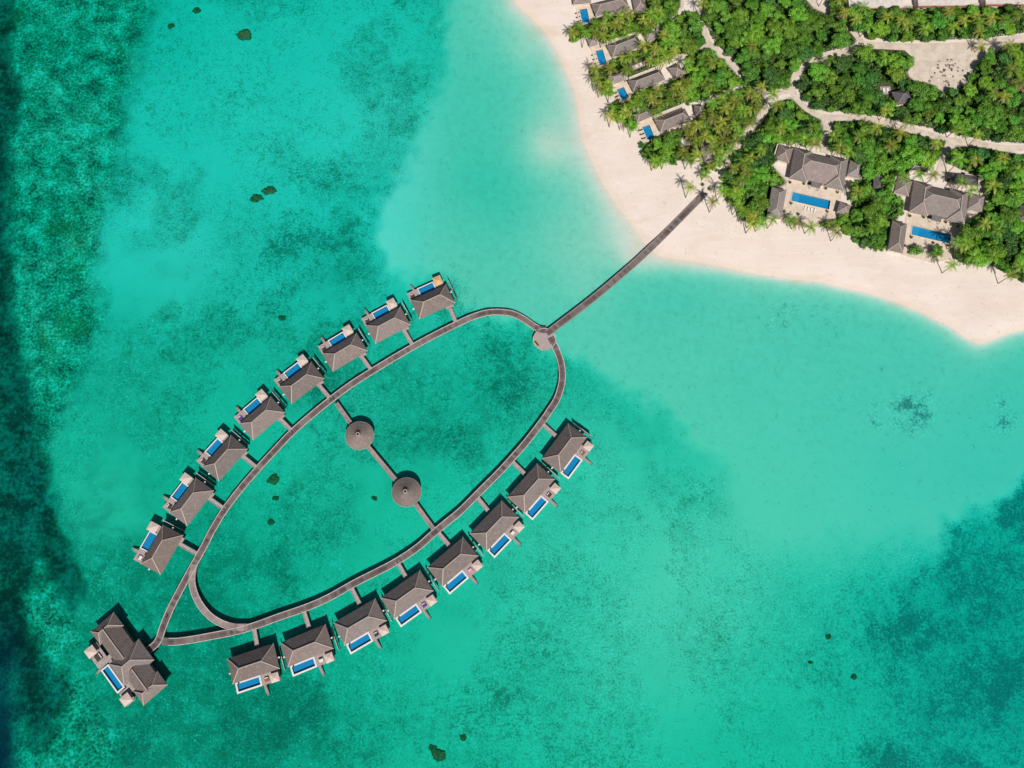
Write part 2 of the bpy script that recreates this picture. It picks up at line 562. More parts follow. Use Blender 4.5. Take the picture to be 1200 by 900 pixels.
VEG = {
    'first': [(664, 36), (676, 28), (690, 28), (694, 21), (708, 20), (740, 18), (754, 11), (758, -8), (800, -8), (796, 12), (783, 24), (762, 35), (735, 44), (705, 52), (690, 45), (672, 46)],
    'second': [(690, 82), (698, 77), (712, 77), (722, 69), (746, 60), (760, 47), (772, 42), (790, 24), (800, 15), (818, 14), (825, 38), (829, 52), (812, 60),
               (795, 65), (770, 76), (742, 90), (722, 92), (716, 96), (718, 106), (711, 112), (705, 107), (702, 97), (694, 92)],
    'third': [(713, 126), (722, 118), (738, 113), (748, 108), (768, 104), (788, 96), (802, 82), (806, 70), (830, 57), (848, 72), (862, 86), (874, 98), (852, 104),
              (832, 112), (816, 115), (798, 121), (768, 136), (760, 128), (746, 126), (743, 134), (747, 147), (741, 152), (734, 148), (727, 141), (716, 136)],
    'fourth': [(753, 169), (766, 165), (784, 158), (802, 152), (812, 142), (820, 128), (850, 112), (882, 102), (896, 120), (888, 136), (873, 154), (860, 166), (850, 178),
               (842, 190), (836, 198), (827, 200), (824, 194), (839, 189), (832, 166), (818, 168), (822, 180), (814, 188), (792, 188), (776, 191), (768, 193), (757, 184)],
    'forest': [(822, -10), (825, 14), (829, 32), (840, 50), (857, 66), (868, 80), (876, 95), (890, 102), (908, 104), (926, 98), (931, 82), (944, 70), (968, 62),
               (996, 57), (1006, 47), (996, 37), (990, 27), (970, 16), (952, 10), (940, -10)],
    'north': [(962, -8), (976, 10), (994, 28), (1012, 40), (1040, 47), (1100, 47), (1160, 44), (1204, 38), (1204, 8), (1150, 8), (1072, 10), (990, 11), (988, -8)],
    'middle': [(936, 97), (941, 84), (956, 74), (976, 69), (1000, 65), (1016, 56), (1044, 57), (1068, 63), (1070, 73), (1062, 86), (1068, 95), (1094, 100), (1102, 108), (1120, 106),
               (1136, 96), (1144, 80), (1158, 62), (1176, 52), (1204, 50), (1204, 168), (1160, 165), (1120, 157), (1090, 150), (1060, 144), (1030, 136), (1000, 131), (965, 130), (950, 122), (937, 108)],
    'pier': [(848, 206), (853, 195), (868, 174), (888, 148), (908, 122), (926, 116), (945, 132), (962, 142), (964, 164), (950, 172), (930, 166), (914, 168), (906, 178), (905, 196),
             (922, 216), (906, 228), (900, 254), (884, 262), (870, 252), (858, 236), (849, 224)],
    'between': [(974, 142), (1000, 141), (1040, 150), (1080, 161), (1104, 167), (1100, 188), (1082, 194), (1064, 203), (1050, 210), (1047, 226), (1060, 240), (1048, 262), (1038, 289), (1018, 288),
                (1002, 280), (988, 268), (984, 258), (998, 248), (1002, 236), (996, 226), (1004, 214), (1014, 204), (1012, 190), (990, 186), (974, 172)],
    'east': [(1116, 174), (1150, 174), (1204, 184), (1204, 330), (1186, 320), (1170, 311), (1150, 304), (1130, 305), (1122, 296), (1126, 282), (1134, 266), (1142, 254), (1156, 248),
             (1161, 235), (1157, 222), (1151, 206), (1132, 198), (1114, 188)],
}
PATHS = [  # (points, width m, name)
    ([(800, -6), (799, 8), (793, 16), (783, 25), (772, 30)], 1.6, 'a'),
    ([(821, 12), (822, 24), (825, 38), (831, 50), (842, 60), (852, 68), (862, 80), (868, 90)], 2.3, 'b'),
    ([(831, 52), (816, 60), (800, 66), (788, 71), (770, 80), (748, 92)], 1.5, 'c'),
    ([(1206, 174), (1180, 174), (1160, 171), (1135, 166), (1112, 164), (1083, 156), (1060, 151), (1035, 143), (1008, 138), (982, 138), (962, 136), (944, 126), (932, 113), (928, 102),
      (932, 88), (944, 75), (964, 67), (990, 61), (1010, 54), (1004, 42), (995, 32)], 2.9, 'd'),
    ([(1010, 52), (1040, 54), (1080, 55), (1120, 54), (1160, 50), (1206, 44)], 3.6, 'e'),
    ([(930, 106), (914, 108), (904, 114), (898, 126), (890, 140), (880, 152), (868, 166), (856, 182), (850, 194)], 3.2, 'f'),
    ([(972, 137), (970, 150), (968, 166), (966, 180)], 4.0, 'g'),
    ([(1112, 164), (1110, 180), (1104, 196), (1100, 208)], 4.0, 'h'),
    ([(944, -6), (952, 3), (962, 9), (972, 14)], 2.6, 'i'),
]
CLEARING = [(1058, 57), (1100, 57), (1140, 55), (1176, 52), (1168, 62), (1152, 66), (1141, 80), (1134, 94), (1112, 104), (1098, 104), (1090, 97), (1070, 93), (1064, 84), (1072, 72)]
BROWN = [(1164, 64), (1196, 74), (1204, 100), (1200, 126), (1176, 124), (1160, 104), (1154, 84)]

# ------------------------------------------------------------------ terrain
GX0, GX1, GY0, GY1, ST_ = -262.0, 262.0, -112.0, 292.0, 1.0
nx, ny = int((GX1 - GX0) / ST_) + 1, int((GY1 - GY0) / ST_) + 1
xs, ys = np.linspace(GX0, GX1, nx), np.linspace(GY0, GY1, ny)
far_x = np.array([-2600, -900, -420]), np.array([420, 900, 2600])
far_y = np.array([-2600, -900, -260]), np.array([430, 900, 2600])
xs = np.concatenate([far_x[0], xs, far_x[1]])
ys = np.concatenate([far_y[0], ys, far_y[1]])
X, Y = np.meshgrid(xs, ys)
Z, SD, COV, REE, DRO, BLU, PU, PV, ALG = seabed_fields(X, Y)
soil = np.zeros(X.shape)
for poly in VEG.values():
    soil = np.maximum(soil, 1 - sstep(poly_sd(PU + fbm(X, Y, 8, 101) * 3, PV + fbm(X, Y, 8, 103) * 3, poly), -3, 3))
brown = 1 - sstep(poly_sd(PU + fbm(X, Y, 8, 105) * 6, PV + fbm(X, Y, 8, 107) * 6, BROWN), -4, 4)


LANDPOOLS = [[(679.3, 11.5), (687.5, 9.8), (691, 25), (682.5, 27.5)], [(697.8, 60), (706, 57.8), (711, 74), (703, 77)],
             [(722.7, 105.3), (730.7, 102), (736.7, 113.3), (729.3, 118.7)], [(752.7, 148.7), (760.7, 146.7), (767.3, 160.7), (758.7, 164.7)]]
_q = [(928.8, 225), (973, 235.3), (971, 245.2), (927, 236.2)]
_off = V2(960 + 141.5, 215 + 39.5, 4) - V2(960, 215, 4)
LP_W = [[V2(u, v, 1.35) for u, v in p] for p in LANDPOOLS] + [[V2(u, v, 1.2) for u, v in _q], [V2(u, v, 1.2) + _off for u, v in _q]]
for _p in LP_W:
    _d = poly_sd(X, Y, [(a.x, a.y) for a in _p])
    Z = np.where(_d < 0.75, 0.15, Z)


def terrain_material():
    t = NT('sand_and_seabed')
    p = t.pos()
    sep = t.n('ShaderNodeSeparateXYZ')
    t.put(sep.inputs[0], p)
    z = sep.outputs[2]
    a = t.n('ShaderNodeVertexColor', layer_name='cover')
    s = t.n('ShaderNodeSeparateColor')
    t.put(s.inputs[0], a.outputs[0])
    cover, reef, drop = s.outputs[0], s.outputs[1], s.outputs[2]
    a2 = t.n('ShaderNodeVertexColor', layer_name='ground')
    s2 = t.n('ShaderNodeSeparateColor')
    t.put(s2.inputs[0], a2.outputs[0])
    soil_, brown_, blue_ = s2.outputs[0], s2.outputs[1], s2.outputs[2]
    fine = t.noise(p, 1.25, 4.0, 0.7)
    midn = t.noise(p, 0.33, 4.0, 0.62, 0.4)
    big = t.noise(p, 0.06, 3.0, 0.55)
    # dry sand
    tone = t.rng(big, 0.35, 0.65)
    sand = t.mix(tone, (.715, .615, .555), (.675, .57, .505))
    streak = t.noise(t.scale(p, (0.05, 0.35, 1)), 1.0, 4.0, 0.6, 1.5)
    sand = t.mix(t.math('MULTIPLY', t.rng(streak, 0.5, 0.68), 0.5), sand, (.76, .675, .605))
    sand = t.mix(t.math('MULTIPLY', t.rng(fine, 0.5, 0.75), 0.07), sand, (.47, .37, .29))
    tan = t.math('MULTIPLY', t.rng(t.noise(t.scale(p, (0.35, 1, 1)), 0.09, 3.0, 0.55), 0.54, 0.68), t.rng(z, 1.15, 0.7))
    sand = t.mix(t.math('MULTIPLY', tan, 0.55), sand, (.60, .49, .37))
    # wet rim
    wet = t.math('MULTIPLY', t.rng(z, -0.13, -0.02), t.rng(z, 0.34, 0.10))
    sand = t.mix(t.math('MULTIPLY', wet, 0.30), sand, (.62, .50, .38))
    # under the sea
    algae_vignette = a.outputs['Alpha']
    under = t.rng(z, -0.08, -0.30)
    seasand = t.mix(t.rng(midn, 0.3, 0.7), (.63, .615, .505), (.565, .565, .455))
    seasand = t.mix(t.math('MULTIPLY', t.rng(sep.outputs[0], -20.0, -60.0), t.rng(sep.outputs[1], 70.0, 140.0)), seasand, (.63, .68, .62))
    south = t.rng(sep.outputs[1], 105.0, 10.0)
    seasand = t.mix(t.math('MULTIPLY', south, 0.8), seasand, (.50, .64, .475))
    base = t.mix(under, sand, seasand)
    seaflag = t.rng(z, -0.15, -0.4)
    blot = t.rng(t.noise(p, 0.14, 4.0, 0.65, 0.5), 0.25, 0.75, 0.35, 1.35)
    base = t.mix(t.math('MULTIPLY', t.math('MULTIPLY', algae_vignette, blot), seaflag), base, (.085, .285, .205))
    fleck = t.rng(t.noise(p, 1.15, 3.0, 0.65), 0.54, 0.66)
    fleckzone = t.rng(t.noise(p, 0.11, 3.0, 0.6), 0.38, 0.62)
    base = t.mix(t.math('MULTIPLY', t.math('MULTIPLY', fleck, fleckzone), t.math('MULTIPLY', seaflag, t.rng(cover, 0.05, 0.25, 0.0, 0.75))), base, (.80, .80, .70))
    nmix = t.math('ADD', t.math('MULTIPLY', fine, 0.62), t.math('MULTIPLY', midn, 0.38))
    spread = t.math('MULTIPLY', t.math('SUBTRACT', nmix, 0.5), 4.2)
    m = t.rng(t.math('ADD', cover, spread), 0.24, 0.92)
    grass = t.mix(t.rng(midn, 0.35, 0.65), (.09, .235, .18), (.12, .21, .12))
    east = t.math('MULTIPLY', t.rng(sep.outputs[0], 70.0, 190.0), t.rng(sep.outputs[1], 110.0, 30.0))
    grass = t.mix(east, grass, (.055, .225, .30))
    base = t.mix(t.math('MULTIPLY', east, 0.30), base, (.20, .50, .56))
    base = t.mix(t.math('MULTIPLY', m, 0.66), base, grass)
    deepspeck = t.rng(t.math('ADD', t.math('MULTIPLY', cover, 0.55), t.math('MULTIPLY', nmix, 1.0)), 0.80, 0.98)
    base = t.mix(t.math('MULTIPLY', deepspeck, 0.45), base, (.04, .11, .11))
    grain = t.noise(p, 1.5, 2.0, 0.7)
    gsea = t.math('MULTIPLY', seaflag, t.rng(cover, 0.04, 0.22))
    base = t.mix(t.math('MULTIPLY', gsea, t.rng(grain, 0.52, 0.70, 0.0, 0.42)), base, (.10, .25, .19))
    base = t.mix(t.math('MULTIPLY', gsea, t.rng(grain, 0.48, 0.32, 0.0, 0.34)), base, (.80, .86, .74))
    # reef flat
    rn = t.noise(p, 0.95, 5.0, 0.75, 0.15)
    rn2 = t.noise(p, 0.13, 5.0, 0.68, 0.3)
    rr = t.n('ShaderNodeValToRGB')
    t.put(rr.inputs[0], t.math('ADD', rn, t.math('MULTIPLY', t.math('SUBTRACT', rn2, 0.5), 0.75)))
    e = rr.color_ramp.elements
    e[0].position, e[0].color = 0.32, (.022, .055, .07, 1)
    e[1].position, e[1].color = 0.66, (.78, .80, .70, 1)
    k = e.new(0.41)
    k.color = (.12, .19, .14, 1)
    k = e.new(0.50)
    k.color = (.26, .36, .24, 1)
    k = e.new(0.58)
    k.color = (.44, .52, .40, 1)
    rust = t.rng(t.noise(p, 0.045, 3.0, 0.6), 0.55, 0.70)
    reefc = t.mix(t.math('MULTIPLY', rust, t.rng(rn, 0.62, 0.40, 0.05, 0.62)), rr.outputs[0], (.34, .24, .06))
    base = t.mix(reef, base, reefc)
    dn = t.math('ADD', t.math('MULTIPLY', t.noise(p, 0.55, 5.0, 0.72), 0.55), t.math('MULTIPLY', t.noise(p, 0.10, 4.0, 0.6, 0.6), 0.5))
    dr = t.mix(t.rng(dn, 0.44, 0.68), (.02, .045, .05), (.22, .36, .34))
    base = t.mix(t.math('MULTIPLY', drop, 0.92), base, dr)
    base = t.mix(t.math('MULTIPLY', blue_, 0.85), base, (.015, .075, .30))  # blue of light scattered in deep water, painted into the bottom colour
    # land: leaf litter soil
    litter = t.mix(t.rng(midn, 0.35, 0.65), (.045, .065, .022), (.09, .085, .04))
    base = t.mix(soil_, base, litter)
    base = t.mix(t.math('MULTIPLY', brown_, t.rng(midn, 0.3, 0.6)), base, (.27, .15, .10))
    t.bsdf(base, 0.95, 0.05, bump=fine, bd=0.04)
    return t.m


M['terrain'] = terrain_material()


def grid_mesh(name, mask, kind_label):
    idx = np.arange(X.size).reshape(X.shape)
    q = np.stack([idx[:-1, :-1], idx[:-1, 1:], idx[1:, 1:], idx[1:, :-1]], -1)[mask]
    used = np.unique(q)
    remap = np.full(X.size, -1)
    remap[used] = np.arange(len(used))
    q = remap[q]
    co = np.stack([X.ravel(), Y.ravel(), Z.ravel()], -1)[used]
    me = bpy.data.meshes.new(name)
    me.vertices.add(len(co))
    me.vertices.foreach_set('co', co.ravel())
    me.loops.add(q.size)
    me.loops.foreach_set('vertex_index', q.ravel())
    me.polygons.add(len(q))
    me.polygons.foreach_set('loop_start', np.arange(len(q)) * 4)
    me.polygons.foreach_set('use_smooth', np.ones(len(q), bool))
    me.update(calc_edges=True)
    for nm, chans in (('cover', (COV, REE, DRO, ALG)), ('ground', (soil, brown, BLU))):
        at_ = me.color_attributes.new(nm, 'FLOAT_COLOR', 'POINT')
        c = np.ones((len(used), 4), np.float32)
        for k, ch in enumerate(chans):
            c[:, k] = ch.ravel()[used]
        at_.data.foreach_set('color', c.ravel())
    me.materials.append(M['terrain'])
    o = bpy.data.objects.new(name, me)
    COL.objects.link(o)
    tag(o, kind_label, None, None, 'structure')
    return o


zq = (Z[:-1, :-1] + Z[:-1, 1:] + Z[1:, 1:] + Z[1:, :-1]) / 4
grid_mesh('seabed', zq <= 0.0, 'pale sand, seagrass and coral rubble under the lagoon')
grid_mesh('beach', zq > 0.0, 'pale pinkish sand beach and island ground')

_ix0, _iy0 = 3, 3


def zground(x, y):
    i = min(max(int(round((x - GX0) / ST_)), 0), nx - 1) + _ix0
    j = min(max(int(round((y - GY0) / ST_)), 0), ny - 1) + _iy0
    return float(Z[j, i])


def at_g(u, v, dz=0.0):
    """photo pixel -> ground point with its height"""
    z = 1.0
    for _ in range(3):
        x, y = at(u, v, z + dz)
        z = zground(x, y)
    return x, y, z


# water body: clear absorbing water with a faint surface reflection
t = NT('lagoon_water')
tr = t.n('ShaderNodeBsdfTransparent')
gl = t.n('ShaderNodeBsdfGlossy')
gl.inputs['Roughness'].default_value = 0.12
bmp = t.n('ShaderNodeBump')
bmp.inputs['Strength'].default_value = 0.25
bmp.inputs['Distance'].default_value = 0.05
t.put(bmp.inputs['Height'], t.noise(t.pos(), 0.9, 3.0, 0.6))
t.t.links.new(bmp.outputs[0], gl.inputs['Normal'])
mx = t.n('ShaderNodeMixShader')
mx.inputs[0].default_value = 0.022
t.t.links.new(tr.outputs[0], mx.inputs[1])
t.t.links.new(gl.outputs[0], mx.inputs[2])
t.t.links.new(mx.outputs[0], t.out.inputs['Surface'])
va = t.n('ShaderNodeVolumeAbsorption')
SIG = (1.72, 0.160, 0.205)
DEN = 2.0
va.inputs['Color'].default_value = (1 - SIG[0] / DEN, 1 - SIG[1] / DEN, 1 - SIG[2] / DEN, 1)
va.inputs['Density'].default_value = DEN
t.t.links.new(va.outputs[0], t.out.inputs['Volume'])
wm = t.m
b = MB()
b.b2(-2500, 2500, -2500, 2500, -30, 0)
tag(b.build('water', wm), 'clear turquoise lagoon water', None, None, 'structure')


# ------------------------------------------------------------------ strips (boardwalks, paths)
def spline(pts, step=1.2):
    """Catmull-Rom through 2d points"""
    P = [Vector(p) for p in pts]
    P = [P[0] * 2 - P[1]] + P + [P[-1] * 2 - P[-2]]
    out = []
    for i in range(1, len(P) - 2):
        a, b_, c, d = P[i - 1], P[i], P[i + 1], P[i + 2]
        n = max(1, int((c - b_).length / step))
        for k in range(n):
            s = k / n
            out.append(0.5 * ((2 * b_) + (c - a) * s + (2 * a - 5 * b_ + 4 * c - d) * s * s + (3 * b_ - a - 3 * c + d) * s ** 3))
    out.append(P[-2])
    return out


def normals(C):
    N = []
    for i in range(len(C)):
        d = (C[min(i + 1, len(C) - 1)] - C[max(i - 1, 0)]).normalized()
        N.append(Vector((-d.y, d.x)))
    return N


def ribbon(name, C, o0, o1, z0, z1, mat, parent=None, zf=None):
    """solid ribbon between the side offsets o0 < o1"""
    N = normals(C)
    vs, fs, uvs = [], [], []
    dist = 0.0
    L = []
    for i, (c, n) in enumerate(zip(C, N)):
        if i:
            dist += (C[i] - C[i - 1]).length
        L.append(dist)
        zz = zf(c) if zf else 0.0
        a, b_ = c + n * o0, c + n * o1
        vs += [(a.x, a.y, z0 + zz), (b_.x, b_.y, z0 + zz), (b_.x, b_.y, z1 + zz), (a.x, a.y, z1 + zz)]
    n = len(C)
    for i in range(n - 1):
        k, j = i * 4, i * 4 + 4
        for q, (s, e) in enumerate(((0, 1), (1, 2), (2, 3), (3, 0))):
            fs.append((k + s, j + s, j + e, k + e))
            side = ((0, 1), (1, 1), (1, 0), (0, 0))[q]
            uvs += [(L[i], side[0]), (L[i + 1], side[0]), (L[i + 1], side[1]), (L[i], side[1])]
    fs.append((0, 1, 2, 3))
    fs.append((n * 4 - 1, n * 4 - 2, n * 4 - 3, n * 4 - 4))
    uvs += [(0, 0)] * 8
    me = bpy.data.meshes.new(name)
    me.from_pydata(vs, [], fs)
    uvl = me.uv_layers.new(name='UVMap')
    uvl.data.foreach_set('uv', np.array(uvs, np.float32).ravel())
    me.materials.append(mat)
    me.update()
    o = bpy.data.objects.new(name, me)
    COL.objects.link(o)
    if parent:
        o.parent = parent
    return o


DZ = 0.95
_k = [0]


def boardwalk(name, px, width, label, cat, group=None, mat='walk', rail='rail', straight=False, piles=True, z=DZ, step=8.0, trim=(0, 0), ramp=0.0):
    P = [V2(u, v, z) for u, v in px]
    C = spline(P) if not straight else [P[0].lerp(P[-1], i / max(1, int((P[-1] - P[0]).length / 1.5))) for i in range(max(1, int((P[-1] - P[0]).length / 1.5)) + 1)]
    o0 = C[0].copy()
    C = [c - o0 for c in C]
    e = empty(name, label, cat, (o0.x, o0.y, 0), 0, group)
    _k[0] += 1
    dz = 0.005 * (_k[0] % 7)
    h = width / 2
    zf = None
    if ramp:
        tot = (C[-1] - C[0]).length
        zf = lambda c: ramp * max(0.0, ((c - C[0]).length / tot - .5) / .5)
    ribbon('deck', C, -h, h, z - 0.22 + dz, z + dz, M[mat], e, zf)
    n0 = int(trim[0] / 1.2)
    CB = C[n0:len(C) - int(trim[1] / 1.2)]
    for s in (-1, 1):
        a, b_ = sorted((s * (h - 0.02), s * (h - 0.28)))
        ribbon('edge_beam', CB, a, b_, z + dz + 0.004, z + dz + 0.14, M[rail], e, zf)
    if piles:
        L, nxt = 0.0, 2.0
        N = normals(C)
        for i in range(1, len(C)):
            L += (C[i] - C[i - 1]).length
            if L >= nxt:
                nxt += step
                for s in (-1, 1):
                    q = C[i] + N[i] * (s * (h - 0.35))
                    g = zground(q.x + o0.x, q.y + o0.y)
                    if g < z - 0.5:
                        m = MB()
                        m.tube((q.x, q.y, g - 0.4), (q.x, q.y, z - 0.2 + dz), 0.16, None, 6)
                        m.build('pile', M['pile'], e)
    return e, C, o0


NW = [(640, 387), (633, 386), (626, 382.5), (612, 373), (600, 367.5), (587, 365.8), (577, 365.8), (566, 367.5), (550, 373), (533, 381), (508, 393.5), (483, 407), (450, 426.5), (417, 447),
      (392, 465), (367, 485), (343, 506), (321.5, 528.5), (300, 552), (281.5, 573.5), (263, 598), (249, 621), (238.5, 641.5), (227, 662), (213.5, 687), (200.5, 712), (191, 735), (187.5, 746), (182.5, 755), (173.5, 762)]
SE = [(645, 395), (648.5, 402), (652.5, 411), (656, 420), (658.3, 430), (659, 441), (657.5, 453), (652.5, 468), (645, 480), (635, 494.5), (618, 516.5), (601.5, 535.5), (585, 553.5), (565, 573.5),
      (540, 598.5), (523, 612.5), (508, 625), (490, 641), (468, 656), (448, 667), (423, 679.5), (410, 686.5), (385, 700.5), (360, 711.5), (327, 723), (298, 733.5), (275, 740), (250, 745), (225, 749.5), (205, 752), (190, 751.5)]
LOOP = [(228, 661), (225.5, 672), (225, 682), (227.5, 694), (233, 706), (241, 717), (250, 725), (262, 731.5), (276, 735), (290, 735)]
boardwalk('boardwalk', NW, 2.75, 'long curved timber boardwalk along the north-western villa row', 'boardwalk', 'boardwalks of the leaf-shaped ring', trim=(4, 0))
boardwalk('boardwalk', SE, 2.75, 'long curved timber boardwalk along the south-eastern villa row', 'boardwalk', 'boardwalks of the leaf-shaped ring', trim=(3, 3))
boardwalk('boardwalk', LOOP, 2.6, 'short curved boardwalk rounding the pointed end of the ring', 'boardwalk', 'boardwalks of the leaf-shaped ring', 'walk_pale', trim=(5, 6))
pier, PC, PO = boardwalk('pier', [(641, 391), (700, 345.5), (760, 293), (826, 227)], 2.9, 'straight timber pier running from the round deck to the beach', 'pier', None, 'walk', 'rail_dim', step=7.0, ramp=.62)

# round deck where pier and ring meet
cx, cy = at(638, 397.5, DZ)
e = empty('round_deck', 'pale round timber deck where pier and boardwalk ring meet', 'deck', (cx, cy, 0))
m = MB()
m.prism([(4.75 * math.cos(i * math.pi / 24), 4.75 * math.sin(i * math.pi / 24)) for i in range(48)], DZ - 0.3, DZ - 0.012)
m.build('deck', M['deck'], e)
m = MB()
rim = [(r * math.cos(i * math.pi / 24), r * math.sin(i * math.pi / 24)) for r in (4.55, 4.8) for i in range(48)]
for i in range(48):
    j = (i + 1) % 48
    if 5 <= i <= 8 or 16 <= i <= 21 or 37 <= i <= 41:
        continue
    a, b_, c, d = rim[i], rim[j], rim[48 + j], rim[48 + i]
    m.add([(p[0], p[1], zz) for zz in (DZ - 0.01, DZ + 0.16) for p in (a, b_, c, d)], [(3, 2, 1, 0), (4, 5, 6, 7), (0, 1, 5, 4), (1, 2, 6, 5), (2, 3, 7, 6), (3, 0, 4, 7)])
m.build('edge_beam', M['rail'], e)
for i in range(8):
    m = MB()
    a = i * math.pi / 4
    m.tube((4.2 * math.cos(a), 4.2 * math.sin(a), -2.2), (4.2 * math.cos(a), 4.2 * math.sin(a), DZ - 0.3), 0.18)
    m.build('pile', M['pile'], e)
# curved bench with a yellow cushion on the round deck
bx, by = at(629, 403, DZ)
e = empty('bench', 'dark curved bench with yellow cushions on the round deck', 'bench', (bx, by, DZ), math.radians(-52))
m = MB()
m.box((0, 0, 0.36), (2.2, 0.6, 0.12))
m.build('seat', M['dark_fabric'], e)
for s in (-1, 1):
    m = MB()
    m.box((s * 0.9, 0, 0.15), (0.12, 0.5, 0.3))
    m.build('leg', M['pile'], e)
m = MB()
m.box((0, -0.42, 0.30), (2.3, 0.2, 0.60))
m.build('backrest', simple('yellow_cushion', (.55, .42, .05), None, 4.0), e)

# links over the ring with the two round pavilions
LG = 'link bridges across the ring'
boardwalk('link_bridge', [(394, 472.5), (413, 499)], 1.75, 'narrow link bridge from the north-western boardwalk to the first round pavilion', 'bridge', LG, 'walk_pale', 'rail_dim', True)
boardwalk('link_bridge', [(431, 523), (465, 564)], 1.75, 'narrow link bridge between the two round pavilions', 'bridge', LG, 'walk_pale', 'rail_dim', True)
boardwalk('link_bridge', [(487, 591), (508, 620)], 1.75, 'narrow link bridge from the south-eastern boardwalk to the second round pavilion', 'bridge', LG, 'walk_pale', 'rail_dim', True)


def cone_pavilion(u, v, label):
    r, ez, h = 5.75, 2.8, 3.4
    x, y = at(u, v, ez)
    e = empty('round_pavilion', label, 'pavilion', (x, y, 0), 0, 'round thatched pavilions inside the ring')
    n = 40
    m = MB()
    vs = []
    prof = [(r - 0.05, ez - 0.28), (r, ez), (r * 0.66, ez + h * 0.31), (r * 0.33, ez + h * 0.65), (0.58, ez + h)]
    for (rr_, zz) in prof:
        vs += [(rr_ * math.cos(2 * math.pi * i / n), rr_ * math.sin(2 * math.pi * i / n), zz) for i in range(n)]
    fs = []
    for k in range(len(prof) - 1):
        for i in range(n):
            j = (i + 1) % n
            fs.append((k * n + i, k * n + j, (k + 1) * n + j, (k + 1) * n + i))
    fs.append(tuple(range(n - 1, -1, -1)))
    m.add(vs, fs)
    roof = m.build('roof', M['pavthatch'], e)
    m = MB()
    for i in range(n):
        a, b_ = 2 * math.pi * i / n, 2 * math.pi * (i + 1) / n
        m.bar((r * math.cos(a), r * math.sin(a), ez - .1), (r * math.cos(b_), r * math.sin(b_), ez - .1), .12, .2)
    m.build('eave_edge', M['cap'], roof)
    m = MB()       # crown ring: open collar round the top opening
    k = 14
    for i in range(k):
        a, b_ = 2 * math.pi * i / k, 2 * math.pi * (i + 1) / k
        q = []
        for rr_, zz in ((0.52, ez + h - .15), (0.86, ez + h - .15), (0.80, ez + h + .30), (0.52, ez + h + .30)):
            q += [(rr_ * math.cos(a), rr_ * math.sin(a), zz), (rr_ * math.cos(b_), rr_ * math.sin(b_), zz)]
        m.add(q, [(0, 1, 3, 2), (2, 3, 5, 4), (4, 5, 7, 6), (6, 7, 1, 0)])
    m.build('vent_collar', M['cap'], roof)
    m = MB()
    m.tube((0, 0, ez + h - .3), (0, 0, ez + h + 0.02), 0.53, 0.53, 14)
    m.build('vent_plug', M['glass'], roof)  # solid plug, its dark colour standing in for shade inside the roof opening
    m = MB()
    m.prism([(4.6 * math.cos(i * math.pi / 16), 4.6 * math.sin(i * math.pi / 16)) for i in range(32)], DZ - 0.25, DZ - 0.02)
    m.build('deck', M['deck'], e)
    for i in range(8):
        a = (i + .5) * math.pi / 4
        m = MB()
        m.tube((4.3 * math.cos(a), 4.3 * math.sin(a), -2.4), (4.3 * math.cos(a), 4.3 * math.sin(a), ez + .3), 0.14)
        m.build('post', M['pile'], e)
    return e


cone_pavilion(421.3, 510.5, 'round pavilion with conical thatch, nearer the north-western boardwalk')
cone_pavilion(476.3, 576.8, 'round pavilion with conical thatch, nearer the south-eastern boardwalk')

# ------------------------------------------------------------------ roofs


def hip_mesh(L, Wd, z, h, th=0.28, hip=None, drop=0.0):
    """hip roof centred on 0, ridge along x; returns (MB of roof, ridge points)"""
    a, b_ = L / 2, Wd / 2
    ins = min(b_ if hip is None else hip, a - 0.01)
    m = MB()
    vs = [(-a, -b_, z), (a, -b_, z), (a, b_, z), (-a, b_, z), (-a + ins, 0, z + h), (a - ins, 0, z + h),
          (-a + .04, -b_ + .04, z - th), (a - .04, -b_ + .04, z - th), (a - .04, b_ - .04, z - th), (-a + .04, b_ - .04, z - th)]
    fs = [(0, 1, 5, 4), (1, 2, 5), (2, 3, 4, 5), (3, 0, 4), (0, 6, 7, 1), (1, 7, 8, 2), (2, 8, 9, 3), (3, 9, 6, 0), (9, 8, 7, 6)]
    m.add(vs, fs)
    lines = [(4, 5), (0, 4), (3, 4), (1, 5), (2, 5)]
    return m, [(vs[i], vs[j]) for i, j in lines]


def hip_roof(parent, cx, cy, rz, L, Wd, z, h, mat='thatch', cap='cap', capw=0.34, name='roof', hip=None):
    m, ln = hip_mesh(L, Wd, z, h, hip=hip)
    o = m.build(name, M[mat], parent)
    o.location = (cx, cy, 0)
    o.rotation_euler = (0, 0, rz)
    if cap:
        c = MB()
        for i, (p, q) in enumerate(ln):
            p, q = Vector(p), Vector(q)
            up = Vector((0, 0, 0.03 + 0.006 * i))
            c.bar(p + up, q + up, capw, 0.09)
        c.build('ridge_cap', M[cap], o)
    return o


def fit_rect(px, z):
    """four photo corners (in order round the roof) -> centre, angle of the long side, long, short"""
    P = [V2(u, v, z) for u, v in px]
    c = sum(P, Vector((0, 0))) / 4
    d1 = (P[1] - P[0]) + (P[2] - P[3])
    d2 = (P[3] - P[0]) + (P[2] - P[1])
    l1, l2 = d1.length / 2, d2.length / 2
    if l1 >= l2:
        d2p = Vector((-d1.y, d1.x)).normalized()
        return c, math.atan2(d1.y, d1.x), l1, abs(d2.dot(d2p)) / 2
    d1p = Vector((-d2.y, d2.x)).normalized()
    return c, math.atan2(d2.y, d2.x), l2, abs(d1.dot(d1p)) / 2


